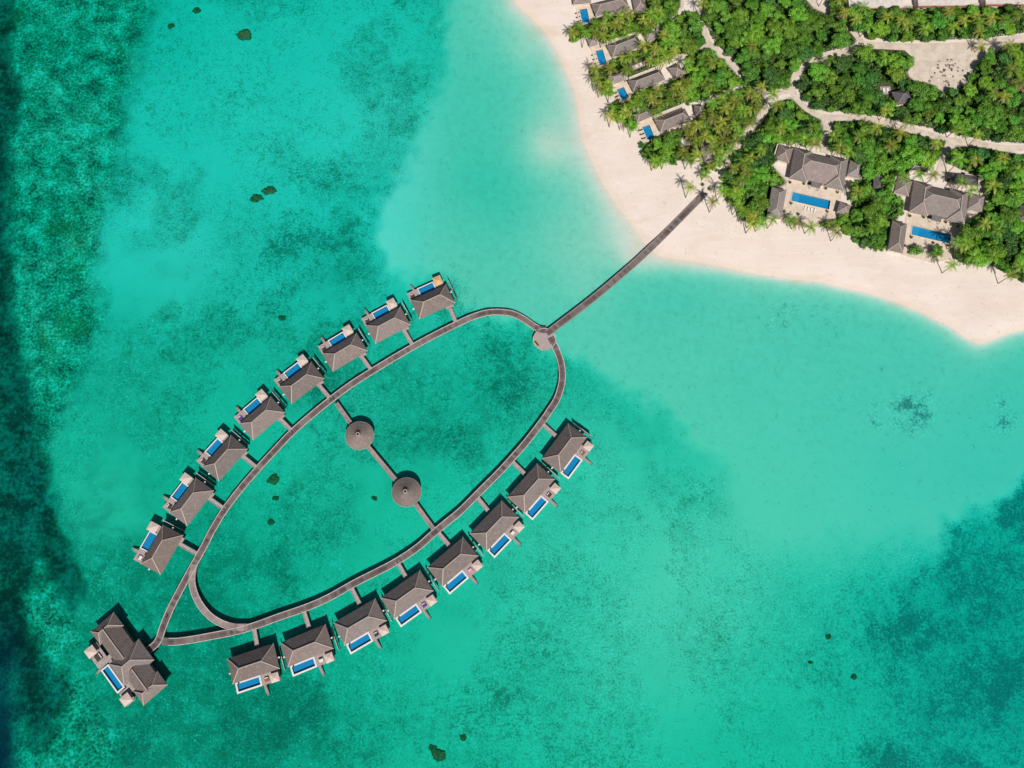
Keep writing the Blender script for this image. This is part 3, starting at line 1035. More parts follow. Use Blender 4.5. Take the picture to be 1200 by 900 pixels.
def prism_hole(poly, hole, z0, z1):
    from mathutils.geometry import tessellate_polygon
    m = MB()
    pts = [Vector((p[0], p[1], 0)) for p in poly] + [Vector((p[0], p[1], 0)) for p in hole]
    tris = tessellate_polygon([pts[:len(poly)], pts[len(poly):]])
    fs = []
    for t_ in tris:
        a, b_, c = (pts[i] for i in t_)
        fs.append(t_ if (b_ - a).cross(c - a).z > 0 else t_[::-1])
    n = len(pts)
    m.add([(p.x, p.y, z1) for p in pts] + [(p.x, p.y, z0) for p in pts], fs)
    k = len(poly)
    m.f += [(i, n + i, n + (i + 1) % k, (i + 1) % k) for i in range(k)]
    h = len(hole)
    m.f += [(k + i, k + (i + 1) % h, n + k + (i + 1) % h, n + k + i) for i in range(h)]
    m.mi += [0] * (k + h)
    return m


def rect_pts(c, a, L, Wd):
    ca, sa = math.cos(a), math.sin(a)
    return [(c.x + x * ca - y * sa, c.y + x * sa + y * ca) for x, y in ((-L / 2, -Wd / 2), (L / 2, -Wd / 2), (L / 2, Wd / 2), (-L / 2, Wd / 2))]


def pool_parts(parent, x0, x1, y0, y1, ztop, cop=0.45, depth=1.25, cop_mat='coping', ledge=0.0):
    """basin + coping + water, as part 'pool' with sub-parts"""
    m = MB()
    zb = ztop - depth
    vs = [(x0, y0, ztop - .02), (x1, y0, ztop - .02), (x1, y1, ztop - .02), (x0, y1, ztop - .02), (x0, y0, zb), (x1, y0, zb), (x1, y1, zb), (x0, y1, zb)]
    m.add(vs, [(4, 5, 6, 7), (0, 4, 7, 3), (1, 2, 6, 5), (0, 1, 5, 4), (3, 7, 6, 2)])
    basin = m.build('pool', M['tile'], parent)
    if ledge:
        m = MB()
        m.b2(x0 + .004, x0 + ledge, y0 + .004, y1 - .004, zb + .004, ztop - .38)
        m.build('ledge', M['tile_pale'], basin)
    m = MB()
    c = cop
    m.b2(x0 - c, x1 + c, y0 - c, y0, ztop - 1.0, ztop + .05)
    m.b2(x0 - c, x1 + c, y1, y1 + c, ztop - 1.0, ztop + .05)
    m.b2(x0 - c, x0, y0, y1, ztop - 1.0, ztop + .05)
    m.b2(x1, x1 + c, y0, y1, ztop - 1.0, ztop + .05)
    m.build('coping', M[cop_mat], basin)
    m = MB()
    m.add([(x0, y0, ztop - .12), (x1, y0, ztop - .12), (x1, y1, ztop - .12), (x0, y1, ztop - .12)], [(0, 1, 2, 3)])
    m.build('pool_water', M['poolwater'], basin)
    return basin


t = NT('pool_water')
tr = t.n('ShaderNodeBsdfTransparent')
tr.inputs[0].default_value = (.72, .93, .99, 1)
gl = t.n('ShaderNodeBsdfGlossy')
gl.inputs['Roughness'].default_value = 0.06
mx = t.n('ShaderNodeMixShader')
mx.inputs[0].default_value = 0.025
t.t.links.new(tr.outputs[0], mx.inputs[1])
t.t.links.new(gl.outputs[0], mx.inputs[2])
t.t.links.new(mx.outputs[0], t.out.inputs['Surface'])
M['poolwater'] = t.m


def stilt_grid(parent, pts, top, bottom=-3.6):
    for (x, y) in pts:
        m = MB()
        m.tube((x, y, bottom), (x, y, top), 0.17, None, 6)
        m.build('stilt', M['pile'], parent)


ORD = ['first', 'second', 'third', 'fourth', 'fifth', 'sixth', 'seventh', 'eighth']
EZ, RH = 2.7, 4.1


def make_villa(kind, name_label):
    """local frame: x to the right when looking out to sea, y seaward, origin = middle of the landward eave"""
    up = kind == 'upper'
    L, Wd = (16.4, 9.1) if up else (17.9, 9.4)
    e = empty('overwater_villa', name_label, 'villa')
    hip_roof(e, 0, Wd / 2, 0, L, Wd, EZ, RH)
    m = MB()
    m.b2(-L / 2 + 1.0, L / 2 - 1.0, 1.0, Wd - 1.2, DZ, EZ + .05)
    w = m.build('wall', M['wall'], e)
    m = MB()
    m.b2(-L / 2 + 2.0, L / 2 - 2.0, Wd - 1.195, Wd - 1.12, DZ + .05, EZ - .5)
    m.build('glass_door', M['glass'], w)
    m = MB()
    if up:
        y1 = 13.3
        m.b2(-L / 2 + .6, L / 2 - .6, .6, 9.0, DZ - .3, DZ - .02)
        m.b2(-8.35, -3.75, 9.0, y1, DZ - .3, DZ - .02)
        m.b2(3.85, 7.1, 9.0, y1 - 0.2, DZ - .3, DZ - .02)
        m.build('deck', M['deck'], e)
        pool_parts(e, -3.2, 3.4, 9.75, 12.95, DZ, .42, .6)
        gz = (3.95, 7.45, 10.3, 14.2)
        st = -5.15
        sl = 3.4
    else:
        y1 = 13.4
        m.b2(-L / 2 + .6, L / 2 - .6, .6, 9.4, DZ - .3, DZ - .02)
        m.b2(-8.0, -.95, 9.4, y1, DZ - .3, DZ - .02)
        m.build('deck', M['deck'], e)
        pool_parts(e, -.25, 8.15, 9.95, 12.75, DZ, .62, .8)
        gz = (-7.95, -4.75, 10.25, 13.55)
        st = -1.75
        sl = 4.2
    # seaward stair down to the water
    s_ = MB()
    n = 9
    for i in range(n):
        yy = y1 + i * sl / n
        zz = DZ - .05 - i * (DZ + .5) / n
        s_.b2(st - .5, st + .5, yy + .012, yy + sl / n, zz - .12, zz)
    s_.build('stair', M['rail_dim'], e)
    # square shade roof on posts
    gm = MB()
    gx, gy = (gz[0] + gz[1]) / 2, (gz[2] + gz[3]) / 2
    hw, hd = (gz[1] - gz[0]) / 2, (gz[3] - gz[2]) / 2
    zg = 2.6
    gm.add([(gz[0], gz[2], zg), (gz[1], gz[2], zg), (gz[1], gz[3], zg), (gz[0], gz[3], zg), (gx - .1, gy, zg + .55), (gx + .1, gy, zg + .55),
            (gz[0], gz[2], zg - .16), (gz[1], gz[2], zg - .16), (gz[1], gz[3], zg - .16), (gz[0], gz[3], zg - .16)],
           [(0, 1, 5, 4), (1, 2, 5), (2, 3, 4, 5), (3, 0, 4), (0, 6, 7, 1), (1, 7, 8, 2), (2, 8, 9, 3), (3, 9, 6, 0), (9, 8, 7, 6)])
    sh = gm.build('shade_roof', M['gazebo'], e)
    for sx in (-1, 1):
        for sy in (-1, 1):
            p = MB()
            p.tube((gx + sx * (hw - .2), gy + sy * (hd - .2), DZ - .05), (gx + sx * (hw - .2), gy + sy * (hd - .2), zg - .1), .09)
            p.build('post', M['pile'], sh)
    # privacy screen standing off the side, white strut to it
    for sx in ((1,) if up else (-1,)):
        xx = sx * (L / 2 + 1.5)
        p = MB()
        p.b2(xx - .06, xx + .06, 1.6, 10.4, .6, 2.3)
        for q in range(5):
            p.tube((xx, 1.8 + q * 2.1, -2.6), (xx, 1.8 + q * 2.1, 2.4), .08)
        sc_ = p.build('privacy_screen', M['pile'], e)
        p = MB()
        p.b2(xx - .11, xx + .11, 5.4, 10.45, 2.35, 2.45)
        p.build('top_rail', M['rail'], sc_)
    for sx in (-1, 1):
        p = MB()
        p.b2(sx * (L / 2 + .25) - .55, sx * (L / 2 + .25) + .55, Wd * .56, Wd * .56 + .5, 1.9, 2.05)
        p.build('side_shelf', M['coping'], e)
    # entrance porch posts on the land side
    p = MB()
    ex = 5.6 if up else -3.6
    p.b2(ex - 1.7, ex + 1.5, -.45, 1.2, DZ - .28, DZ - .03)
    p.build('porch', M['deck'], e)
    stilt_grid(e, [(x, y) for x in (-L / 2 + 1.2, -2.6, 2.6, L / 2 - 1.2) for y in (1.4, 7.6)] + [(-7.2 if up else -7.4, 12.6), (6.6, 12.6)], DZ - .25)
    return e


def place_villa(e, p0, p1, z=EZ):
    """p0, p1: photo corners of the landward eave, left to right when looking seaward"""
    a, b_ = V2(*p0, z), V2(*p1, z)
    c = (a + b_) / 2
    d = (b_ - a)
    e.location = (c.x, c.y, 0)
    e.rotation_euler = (0, 0, math.atan2(d.y, d.x))
    return d.length


def world_of(e, x, y, z=0.0):
    a = e.rotation_euler.z
    return (e.location.x + x * math.cos(a) - y * math.sin(a), e.location.y + x * math.sin(a) + y * math.cos(a), z)


UP = [((491.7, 373.8), (533.3, 355)), ((440, 402.8), (481.2, 380.8)), ((390.8, 435), (430, 411.7)), ((342.5, 472.5), (379.7, 444.2)),
      ((297.5, 515), (333.3, 484.2)), ((257.5, 562.8), (289.2, 527.5)), ((220, 615.3), (250, 575.8)), ((189.2, 671.7), (213.8, 628.7))]
LO = [((665.3, 496.7), (635, 537)), ((629.2, 543.3), (594.2, 582.5)), ((587.5, 587), (550.8, 625)), ((541.7, 630), (501.3, 664.2)),
      ((491.2, 668.7), (447, 700)), ((438.7, 702), (391.7, 729.2)), ((380.3, 732), (329.7, 752.5)), ((320, 754.2), (267, 771.7))]
proto_u = make_villa('upper', 'x')
proto_l = make_villa('lower', 'x')
pu_k, pl_k = list(proto_u.children), list(proto_l.children)
bed_proto = {}


def daybed(x, y, z, rz, mat, label, size=1.7):
    e = empty('daybed', label, 'daybed', (x, y, z), rz, 'daybeds on the overwater decks')
    m = MB()
    m.box((0, 0, .2), (size, size * .9, .28))
    m.build('base', M['pile'], e)
    m = MB()
    m.box((0, 0, .42), (size - .1, size * .9 - .1, .14))
    m.build('mattress', M[mat], e)
    m = MB()
    m.box((0, size * .36, .56), (size * .8, .3, .14))
    m.build('pillow', M['white_fabric' if mat != 'white_fabric' else 'dark_fabric'], e)
    return e


BR_U = [((527.5, 361.5), (534.5, 378.5)), ((473.2, 386.7), (483.5, 404.5)), ((423.3, 417.5), (435, 433.5)), ((374, 451.7), (387.5, 467.5)), ((328.3, 490.8), (342.5, 505.5)),
        ((285.8, 535.8), (302, 549)), ((246.7, 585), (263.5, 597)), ((211.7, 638.3), (230, 648.5))]
BR_L = [((636.5, 497.5), (652, 511.5)), ((600, 540.5), (615, 555.5)), ((559, 582.5), (572, 598.5)), ((514, 624.5), (527, 640)), ((465, 657.5), (476, 677)), ((412, 689), (421.5, 708)),
        ((355.7, 714.5), (362, 735)), ((297.5, 735), (301.5, 757.5))]
bed_u = ['dark_fabric', 'dark_fabric', 'dark_fabric', 'dark_fabric', 'violet', 'dark_fabric', 'dark_fabric', 'white_fabric']
bed_l = ['rust', 'dark_fabric', 'white_fabric', 'pink', 'violet', 'dark_fabric', 'white_fabric', 'rust']
BEDN = {'dark_fabric': 'dark', 'violet': 'violet-blue', 'white_fabric': 'white', 'rust': 'rust-red', 'pink': 'pink-covered'}
VILLAS = []
LENS = []
for row, spots, proto, pk, bridges, beds, side in (('upper', UP, proto_u, pu_k, BR_U, bed_u, 'north-western'), ('lower', LO, proto_l, pl_k, BR_L, bed_l, 'south-eastern')):
    for i, (p0, p1) in enumerate(spots):
        e = proto if i == 0 else copy_tree(proto, pk)
        ln = place_villa(e, p0, p1)
        LENS.append((row, round(ln, 1)))
        e['group'] = 'overwater villas along the %s boardwalk' % side
        extra = ', straw-yellow shade roof' if (row == 'upper' and i == 0) else ''
        e['label'] = 'thatched villa, %s of the %s row from the round deck%s' % (ORD[i], side, extra)
        VILLAS.append(e)
        if row == 'upper':
            bx, by = -6.6, 11.1
        else:
            bx, by = -3.0, 11.7
        wx, wy, _ = world_of(e, bx, by)
        daybed(wx, wy, DZ - .02, e.rotation_euler.z + (0 if row == 'upper' else math.pi), beds[i],
               '%s daybed on the deck of the %s villa of the %s row' % (BEDN[beds[i]], ORD[i], side))
        q0, q1 = bridges[i]
        boardwalk('access_bridge', [q0, q1], 1.65, 'short pale bridge to the %s villa of the %s row' % (ORD[i], side), 'bridge',
                  'short bridges from the boardwalk to the villas', 'bridge', 'rail_dim', True, False, DZ - .05)
print('villa eave lengths', LENS)
for c in VILLAS[0].children:
    if c.name.startswith('shade_roof'):
        c.data = c.data.copy()
        c.data.materials[0] = M['gazebo_yellow']
        c['label'] = 'straw-yellow square shade roof'

# small dark planters on the decks
for e in VILLAS:
    lower = 'south-eastern' in e['label']
    x, y, _ = world_of(e, 7.4 if lower else -4.6, 10.05 if lower else 9.9)
    n = e['label'].split(', ')[1].split(' of')[0]
    p = empty('planter', 'small dark potted plant on the deck of the %s %s villa' % (n, 'south-eastern' if lower else 'north-western'), 'planter', (x, y, DZ - .02), 0, 'potted plants on the overwater decks')
    m = MB()
    m.tube((0, 0, 0), (0, 0, .45), .22, .3, 8)
    m.build('pot', M['pile'], p)
    m = MB()
    for k in range(40):
        a, r_ = random.random() * 6.28, random.random() * .32
        q = Vector((r_ * math.cos(a), r_ * math.sin(a), .45 + random.random() * .45))
        d = Vector((random.uniform(-1, 1), random.uniform(-1, 1), random.uniform(0, 1))).normalized() * .22
        s = d.cross(Vector((0, 0, 1))).normalized() * .06
        m.add([q - s, q + d, q + s], [(0, 1, 2)])
    m.build('leaves', M['leaf_dark'], p)

# ------------------------------------------------------------------ large overwater residence
ZR = EZ + .2


def rz_pt(zx, zy, z):
    return V2(90 + zx / 6.425, 700 + zy / 6.425, z)


A = rz_pt(228, 235, ZR)
E_ = rz_pt(556, 685, ZR)
axis = (E_ - A)
ang = math.atan2(axis.y, axis.x)
LEN = axis.length
res = empty('overwater_residence', 'large overwater residence of linked thatched roofs at the pointed end of the ring', 'villa', (A.x, A.y, 0), ang)


def res_local(zx, zy, z):
    p = rz_pt(zx, zy, z) - A
    c, s = math.cos(ang), math.sin(ang)
    return (p.x * c + p.y * s, -p.x * s + p.y * c)


Cc = res_local(403, 496, ZR)
xm = Cc[0]
hip_roof(res, 0, 0, math.pi / 2, 10.6, 6.4, ZR, 2.8)
hip_roof(res, xm, 0, math.pi / 2, 13.6, 10.0, ZR + .02, 4.3)
hip_roof(res, LEN, 0, math.pi / 2, 10.8, 6.4, ZR, 2.8)
# the two long connecting bodies: gabled between the cross roofs
for (x0, x1) in ((-1.6, xm - 1.2), (xm + 1.2, LEN + 1.4)):
    m = MB()
    hb, hz = 4.55, 3.3
    zz = ZR - .012
    vs = [(x0, -hb, zz), (x1, -hb, zz), (x1, hb, zz), (x0, hb, zz), (x0 + 1.6, 0, zz + hz), (x1 - 1.2, 0, zz + hz), (x0, -hb, zz - .25), (x1, -hb, zz - .25), (x1, hb, zz - .25), (x0, hb, zz - .25)]
    m.add(vs, [(0, 1, 5, 4), (1, 2, 5), (2, 3, 4, 5), (3, 0, 4), (0, 6, 7, 1), (1, 7, 8, 2), (2, 8, 9, 3), (3, 9, 6, 0), (9, 8, 7, 6)])
    r_ = m.build('roof', M['thatch'], res)
    m = MB()
    m.bar((x0 + 1.6, 0, zz + hz + .06), (x1 - 1.2, 0, zz + hz + .06), .34, .16)
    m.build('ridge_cap', M['cap'], r_)
m = MB()
m.b2(-2.4, LEN + 2.4, -3.7, 3.7, DZ, ZR - .2)
m.build('wall', M['wall'], res)
pts = {k: res_local(*v, DZ) for k, v in {'p0': (235, 505), 'p1': (360, 670), 'p2': (308, 728), 'p3': (178, 550), 'd0': (120, 430), 'd1': (200, 395), 'g1': (104, 410), 'g2': (378, 775), 's0': (175, 545), 's1': (118, 594)}.items()}
sy = 1 if pts['p3'][1] > 0 else -1
px0, px1 = sorted((pts['p0'][0] * .5 + pts['p3'][0] * .5, pts['p1'][0] * .5 + pts['p2'][0] * .5))
py = sorted((pts['p0'][1] * .5 + pts['p1'][1] * .5, pts['p3'][1] * .5 + pts['p2'][1] * .5))
pool_parts(res, px0 + .5, px1 - .5, py[0] + .5, py[1] - .5, DZ, .5, .8)
m = MB()
lo, hi = sorted((sy * 3.0, py[0] - .0 if sy > 0 else py[1]))
m.b2(-2, LEN + 2, -4.3, 4.3, DZ - .3, DZ - .03)
m.build('deck', M['deck'], res)
m = MB()
g1 = pts['g1']
if sy > 0:
    m.b2(g1[0] - 1.5, px0 - .52, g1[1] - 3.6, g1[1] + 1.2, DZ - .3, DZ - .025)
    m.b2(px0 - 2.6, px0 - .53, 4.32, g1[1] - 3.62, DZ - .3, DZ - .02)
    m.b2(px0 - .5, px1 + .5, 4.32, py[0] - .52, DZ - .3, DZ - .015)
    m.b2(px1 + .52, px1 + 3.2, 4.32, py[1] - .4, DZ - .3, DZ - .02)
else:
    m.b2(g1[0] - 1.5, px0 - .52, g1[1] - 1.2, g1[1] + 3.6, DZ - .3, DZ - .025)
    m.b2(px0 - 2.6, px0 - .53, g1[1] + 3.62, -4.32, DZ - .3, DZ - .02)
    m.b2(px0 - .5, px1 + .5, py[1] + .52, -4.32, DZ - .3, DZ - .015)
    m.b2(px1 + .52, px1 + 3.2, py[0] + .4, -4.32, DZ - .3, DZ - .02)
m.build('terrace', M['bridge'], res)
for key in ('g1', 'g2'):
    zg = 2.7
    gx, gy = res_local(*{'g1': (104, 410), 'g2': (370, 770)}[key], zg)
    m = MB()
    h_ = 1.85
    m.add([(gx - h_, gy - h_, zg), (gx + h_, gy - h_, zg), (gx + h_, gy + h_, zg), (gx - h_, gy + h_, zg), (gx, gy, zg + .6)] +
          [(gx - h_, gy - h_, zg - .18), (gx + h_, gy - h_, zg - .18), (gx + h_, gy + h_, zg - .18), (gx - h_, gy + h_, zg - .18)],
          [(0, 1, 4), (1, 2, 4), (2, 3, 4), (3, 0, 4), (0, 5, 6, 1), (1, 6, 7, 2), (2, 7, 8, 3), (3, 8, 5, 0), (8, 7, 6, 5)])
    sh = m.build('shade_roof', M['gazebo'], res)
    for a in (-1, 1):
        for c in (-1, 1):
            p = MB()
            p.tube((gx + a * 1.6, gy + c * 1.6, -2.5), (gx + a * 1.6, gy + c * 1.6, zg - .1), .1)
            p.build('post', M['pile'], sh)
    m = MB()
    m.b2(gx - 1.9, gx + 1.9, gy - 1.9, gy + 1.9, DZ - .3, DZ - .04)
    m.build('platform', M['deck'], sh)
m = MB()
s0, s1 = pts['s0'], pts['s1']
for i in range(9):
    q = (s0[0] + (s1[0] - s0[0]) * i / 9, s0[1] + (s1[1] - s0[1]) * i / 9)
    m.box((q[0], q[1], DZ - .1 - i * .2), (1.0, .5, .1))
m.build('stair', M['rail_dim'], res)
stilt_grid(res, [(x, y) for x in np.linspace(-1.5, LEN + 1.5, 7) for y in (-3.8, 3.8)], DZ - .25)
x, y = res_local(165, 450, DZ)
a = Vector((x, y)); ca, sa = math.cos(ang), math.sin(ang)
daybed(A.x + x * ca - y * sa, A.y + x * sa + y * ca, DZ, ang, 'dark_fabric', 'dark daybed on the terrace of the large overwater residence', 2.6)

# ------------------------------------------------------------------ person on the boardwalk


def person(u, v, z, rz, label):
    x, y = at(u, v, z)
    e = empty('person', label, 'person', (x, y, z), rz)

    def skin(name, verts, edges, radii, mat, par, root=0):
        me = bpy.data.meshes.new(name)
        me.from_pydata(verts, edges, [])
        o = bpy.data.objects.new(name, me)
        COL.objects.link(o)
        o.parent = par
        md = o.modifiers.new('skin', 'SKIN')
        sv = me.skin_vertices[0] if me.skin_vertices else None
        if sv is None:
            bpy.context.view_layer.objects.active = o
            bpy.context.view_layer.update()
            me.attributes
        if me.skin_vertices:
            for i, r_ in enumerate(radii):
                me.skin_vertices[0].data[i].radius = (r_, r_)
                me.skin_vertices[0].data[i].use_root = (i == root)
        sd = o.modifiers.new('sub', 'SUBSURF')
        sd.levels = 1
        sd.render_levels = 2
        me.materials.append(mat)
        return o
    vs = [(0, 0, .95), (0, 0, 1.2), (0, 0, 1.42), (0, 0, 1.52), (0, .01, 1.62), (0, .01, 1.74),
          (.10, 0, .90), (.11, .10, .50), (.11, .04, .09), (.11, .2, .04), (-.10, 0, .90), (-.11, -.08, .50), (-.11, -.24, .12), (-.11, -.10, .05),
          (.20, 0, 1.40), (.25, -.06, 1.12), (.25, .04, .88), (.25, .09, .78), (-.20, 0, 1.40), (-.25, .08, 1.12), (-.25, .2, .90), (-.25, .26, .82)]
    ed = [(0, 1), (1, 2), (2, 3), (3, 4), (4, 5), (0, 6), (6, 7), (7, 8), (8, 9), (0, 10), (10, 11), (11, 12), (12, 13), (2, 14), (14, 15), (15, 16), (16, 17), (2, 18), (18, 19), (19, 20), (20, 21)]
    ra = [.14, .13, .14, .055, .09, .085, .085, .06, .042, .035, .085, .06, .042, .035, .06, .042, .033, .03, .06, .042, .033, .03]
    body = skin('body', vs, ed, ra, M['skin'], e)
    # clothes: slightly larger continuous shells
    skin('shirt', [(0, 0, .98), (0, 0, 1.2), (0, 0, 1.43), (.2, 0, 1.40), (.245, -.05, 1.15), (-.2, 0, 1.40), (-.245, .07, 1.15)], [(0, 1), (1, 2), (2, 3), (3, 4), (2, 5), (5, 6)],
         [.155, .145, .15, .075, .055, .075, .055], M['shirt'], e)
    skin('trousers', [(0, 0, .97), (.10, 0, .88), (.11, .10, .50), (.11, .045, .12), (-.10, 0, .88), (-.11, -.08, .50), (-.11, -.22, .15)], [(0, 1), (1, 2), (2, 3), (0, 4), (4, 5), (5, 6)],
         [.15, .1, .075, .06, .1, .075, .06], M['trousers'], e)
    m = MB()
    m.add([(.095 * math.cos(i * .785) * math.cos(j), .01 - .01 + .105 * math.sin(i * .785) * math.cos(j), 1.70 + .11 * math.sin(j)) for j in (0, .6, 1.2) for i in range(8)],
          [(j * 8 + i, j * 8 + (i + 1) % 8, j * 8 + 8 + (i + 1) % 8, j * 8 + 8 + i) for j in range(2) for i in range(8)] + [tuple(range(16, 24))])
    m.build('hair', M['hair'], e, True)
    return e


person(196, 723, DZ + .03, math.radians(-25), 'person in dark clothes walking on the boardwalk near the large residence')

# ------------------------------------------------------------------ coral heads
t = NT('coral')
t.bsdf(t.mix(t.rng(t.noise(t.pos(), 1.2, 4.0), .35, .65), (.07, .08, .035), (.19, .155, .065)), .95, .05)
M['coral'] = t.m
CORAL = [(287, 42, 3.4, 'brown coral head in open water near the north edge, largest of its kind'), (231, 13, 1.9, 'small dark coral head at the northern edge beside the reef'),
         (201, 31, 1.6, 'small dark coral clump at the edge of the reef flat'), (301, 233, 2.4, 'dark coral head, western half of a pair in open water'), (316, 224, 2.6, 'dark coral head, eastern half of a pair in open water'),
         (331, 373, 1.5, 'small coral head north of the third villa of the north-western row'), (321, 562, 2.3, 'elongated dark coral patch inside the ring by the boardwalk'), (323.5, 584, 1.2, 'small round coral head inside the ring'),
         (318, 612, 1.4, 'brownish coral head inside the ring, south of the small round one'), (514, 884, 2.6, 'dark coral head at the bottom edge below the villas'), (507, 876, 1.4, 'small coral head beside the dark one at the bottom edge'),
         (543, 864, 1.3, 'small brown coral head east of the pair at the bottom edge'), (970, 746, 1.1, 'small coral clump in the open south-eastern lagoon'), (1000, 793, 1.2, 'small round coral head in the south-eastern lagoon'),
         (949, 776, .8, 'tiny coral head west of the round one in the south-eastern lagoon'), (439, 584, 1.1, 'small brown coral head between boardwalk and second pavilion')]
for (u, v, r_, lab) in CORAL:
    x, y = at(u, v, -1.5)
    g = zground(x, y)
    m = MB()
    n, rings = 44, 6
    vs = []
    ph = random.random() * 9
    hm = [(q, random.random() * 6.28, random.uniform(.4, 1) * .34 / q ** 1.05) for q in range(2, 13)]
    for j in range(rings):
        a = j / (rings - 1) * math.pi / 2
        for i in range(n):
            th = 2 * math.pi * i / n
            k = r_ * (1 + sum(w_ * math.sin(q * th + p0) for q, p0, w_ in hm)) * math.cos(a)
            vs.append((k * math.cos(th) * 1.15, k * math.sin(th) * .85, min(.22 * r_, .7) * math.sin(a) + random.uniform(0, .08) - (.3 if j == 0 else 0)))
    fs = [(j * n + i, j * n + (i + 1) % n, (j + 1) * n + (i + 1) % n, (j + 1) * n + i) for j in range(rings - 1) for i in range(n)]
    m.add(vs, fs)
    o = m.build('coral_head', M['coral'])
    o.location = (x, y, g)
    tag(o, lab, 'coral', 'coral heads in the lagoon')

# ------------------------------------------------------------------ island: paths, terraces
t = NT('sand_path')
p_ = t.pos()
t.bsdf(t.mix(t.rng(t.noise(p_, .35, 4.0, .65), .35, .7), (.62, .53, .445), (.49, .41, .335)), .95, .05)
M['path'] = t.m


def zf_at(o=(0, 0)):
    return lambda c: zground(c.x + o[0], c.y + o[1])


for i, (pts_, w_, nm) in enumerate(PATHS):
    C = spline([Vector(at_g(u, v)[:2]) for u, v in pts_], 1.5)
    # ragged edges: width varies slowly along the path
    o = ribbon('path', C, -w_ / 2, w_ / 2, -.3, .09 + .006 * i, M['path'], None, zf_at())
    tag(o, 'pale sand path through the island greenery', None, None, 'structure')


def zpoly(name, px, z0, z1, mat, label, ragged=0.0):
    P = []
    for (u, v) in px:
        x, y, g = at_g(u, v)
        P.append((x, y))
    m = MB()
    g = zground(sum(p[0] for p in P) / len(P), sum(p[1] for p in P) / len(P))
    if sum(P[i][0] * P[(i + 1) % len(P)][1] - P[(i + 1) % len(P)][0] * P[i][1] for i in range(len(P))) < 0:
        P = P[::-1]
    m.prism(P, g + z0, g + z1)
    return tag(m.build(name, mat), label, None, None, 'structure')


C = spline([Vector(at_g(u, v)[:2]) for u, v in CLEARING + CLEARING[:1]], 2.0)[:-1]
m = MB()
if sum(C[i].x * C[(i + 1) % len(C)].y - C[(i + 1) % len(C)].x * C[i].y for i in range(len(C))) < 0:
    C = C[::-1]
m.prism([(c.x, c.y) for c in C], .9, 1.36)
tag(m.build('clearing', M['path']), 'bare sandy clearing beside the service road', None, None, 'structure')
e0 = None
for k in range(70):
    u, v = random.gauss(1114, 14), random.gauss(86, 10)
    if abs(u - 1113) > 28 or v > 102 or v < 68:
        continue
    x, y, g = at_g(u, v)
    m = MB()
    r_ = random.uniform(.25, .85)
    n = 7
    base = [(r_ * random.uniform(.6, 1.2) * math.cos(2 * math.pi * i / n), r_ * random.uniform(.6, 1.2) * math.sin(2 * math.pi * i / n)) for i in range(n)]
    m.add([(a, b_, -.1) for a, b_ in base] + [(a * .6, b_ * .6, r_ * random.uniform(.3, .6)) for a, b_ in base], [(i, (i + 1) % n, n + (i + 1) % n, n + i) for i in range(n)] + [tuple(range(n, 2 * n))])
    o = m.build('debris_heap', M[random.choice(('soil_heap', 'debris_grey', 'debris_grey', 'flatroof'))])
    o.location = (x, y, 1.36)
    tag(o, 'small heap of debris among many on the sandy clearing', 'debris heap', 'debris heaps on the clearing')


# ------------------------------------------------------------------ island buildings
BLOCK = []     # px polygons kept free of trees


def hip_house(name, px, ez, h, label, cat, group=None, mat='thatch_grey', cap='cap', wallmat='plaster', block=True, parent=None):
    g = 1.2
    c, a, L, Wd = fit_rect(px, g + ez)
    if block:
        BLOCK.append((px, 1.5))
    e = empty(name, label, cat, (c.x, c.y, g), a, group)
    hip_roof(e, 0, 0, 0, L, Wd, ez, h, mat, cap, .3)
    m = MB()
    m.b2(-L / 2 + .6, L / 2 - .6, -Wd / 2 + .6, Wd / 2 - .6, -.3, ez + .05)
    w = m.build('wall', M[wallmat], e)
    m = MB()
    m.b2(-L / 2 + .55, -L / 2 + .62, -Wd * .22, Wd * .22, .1, ez - .4)
    m.build('door', M['glass'], w)
    return e


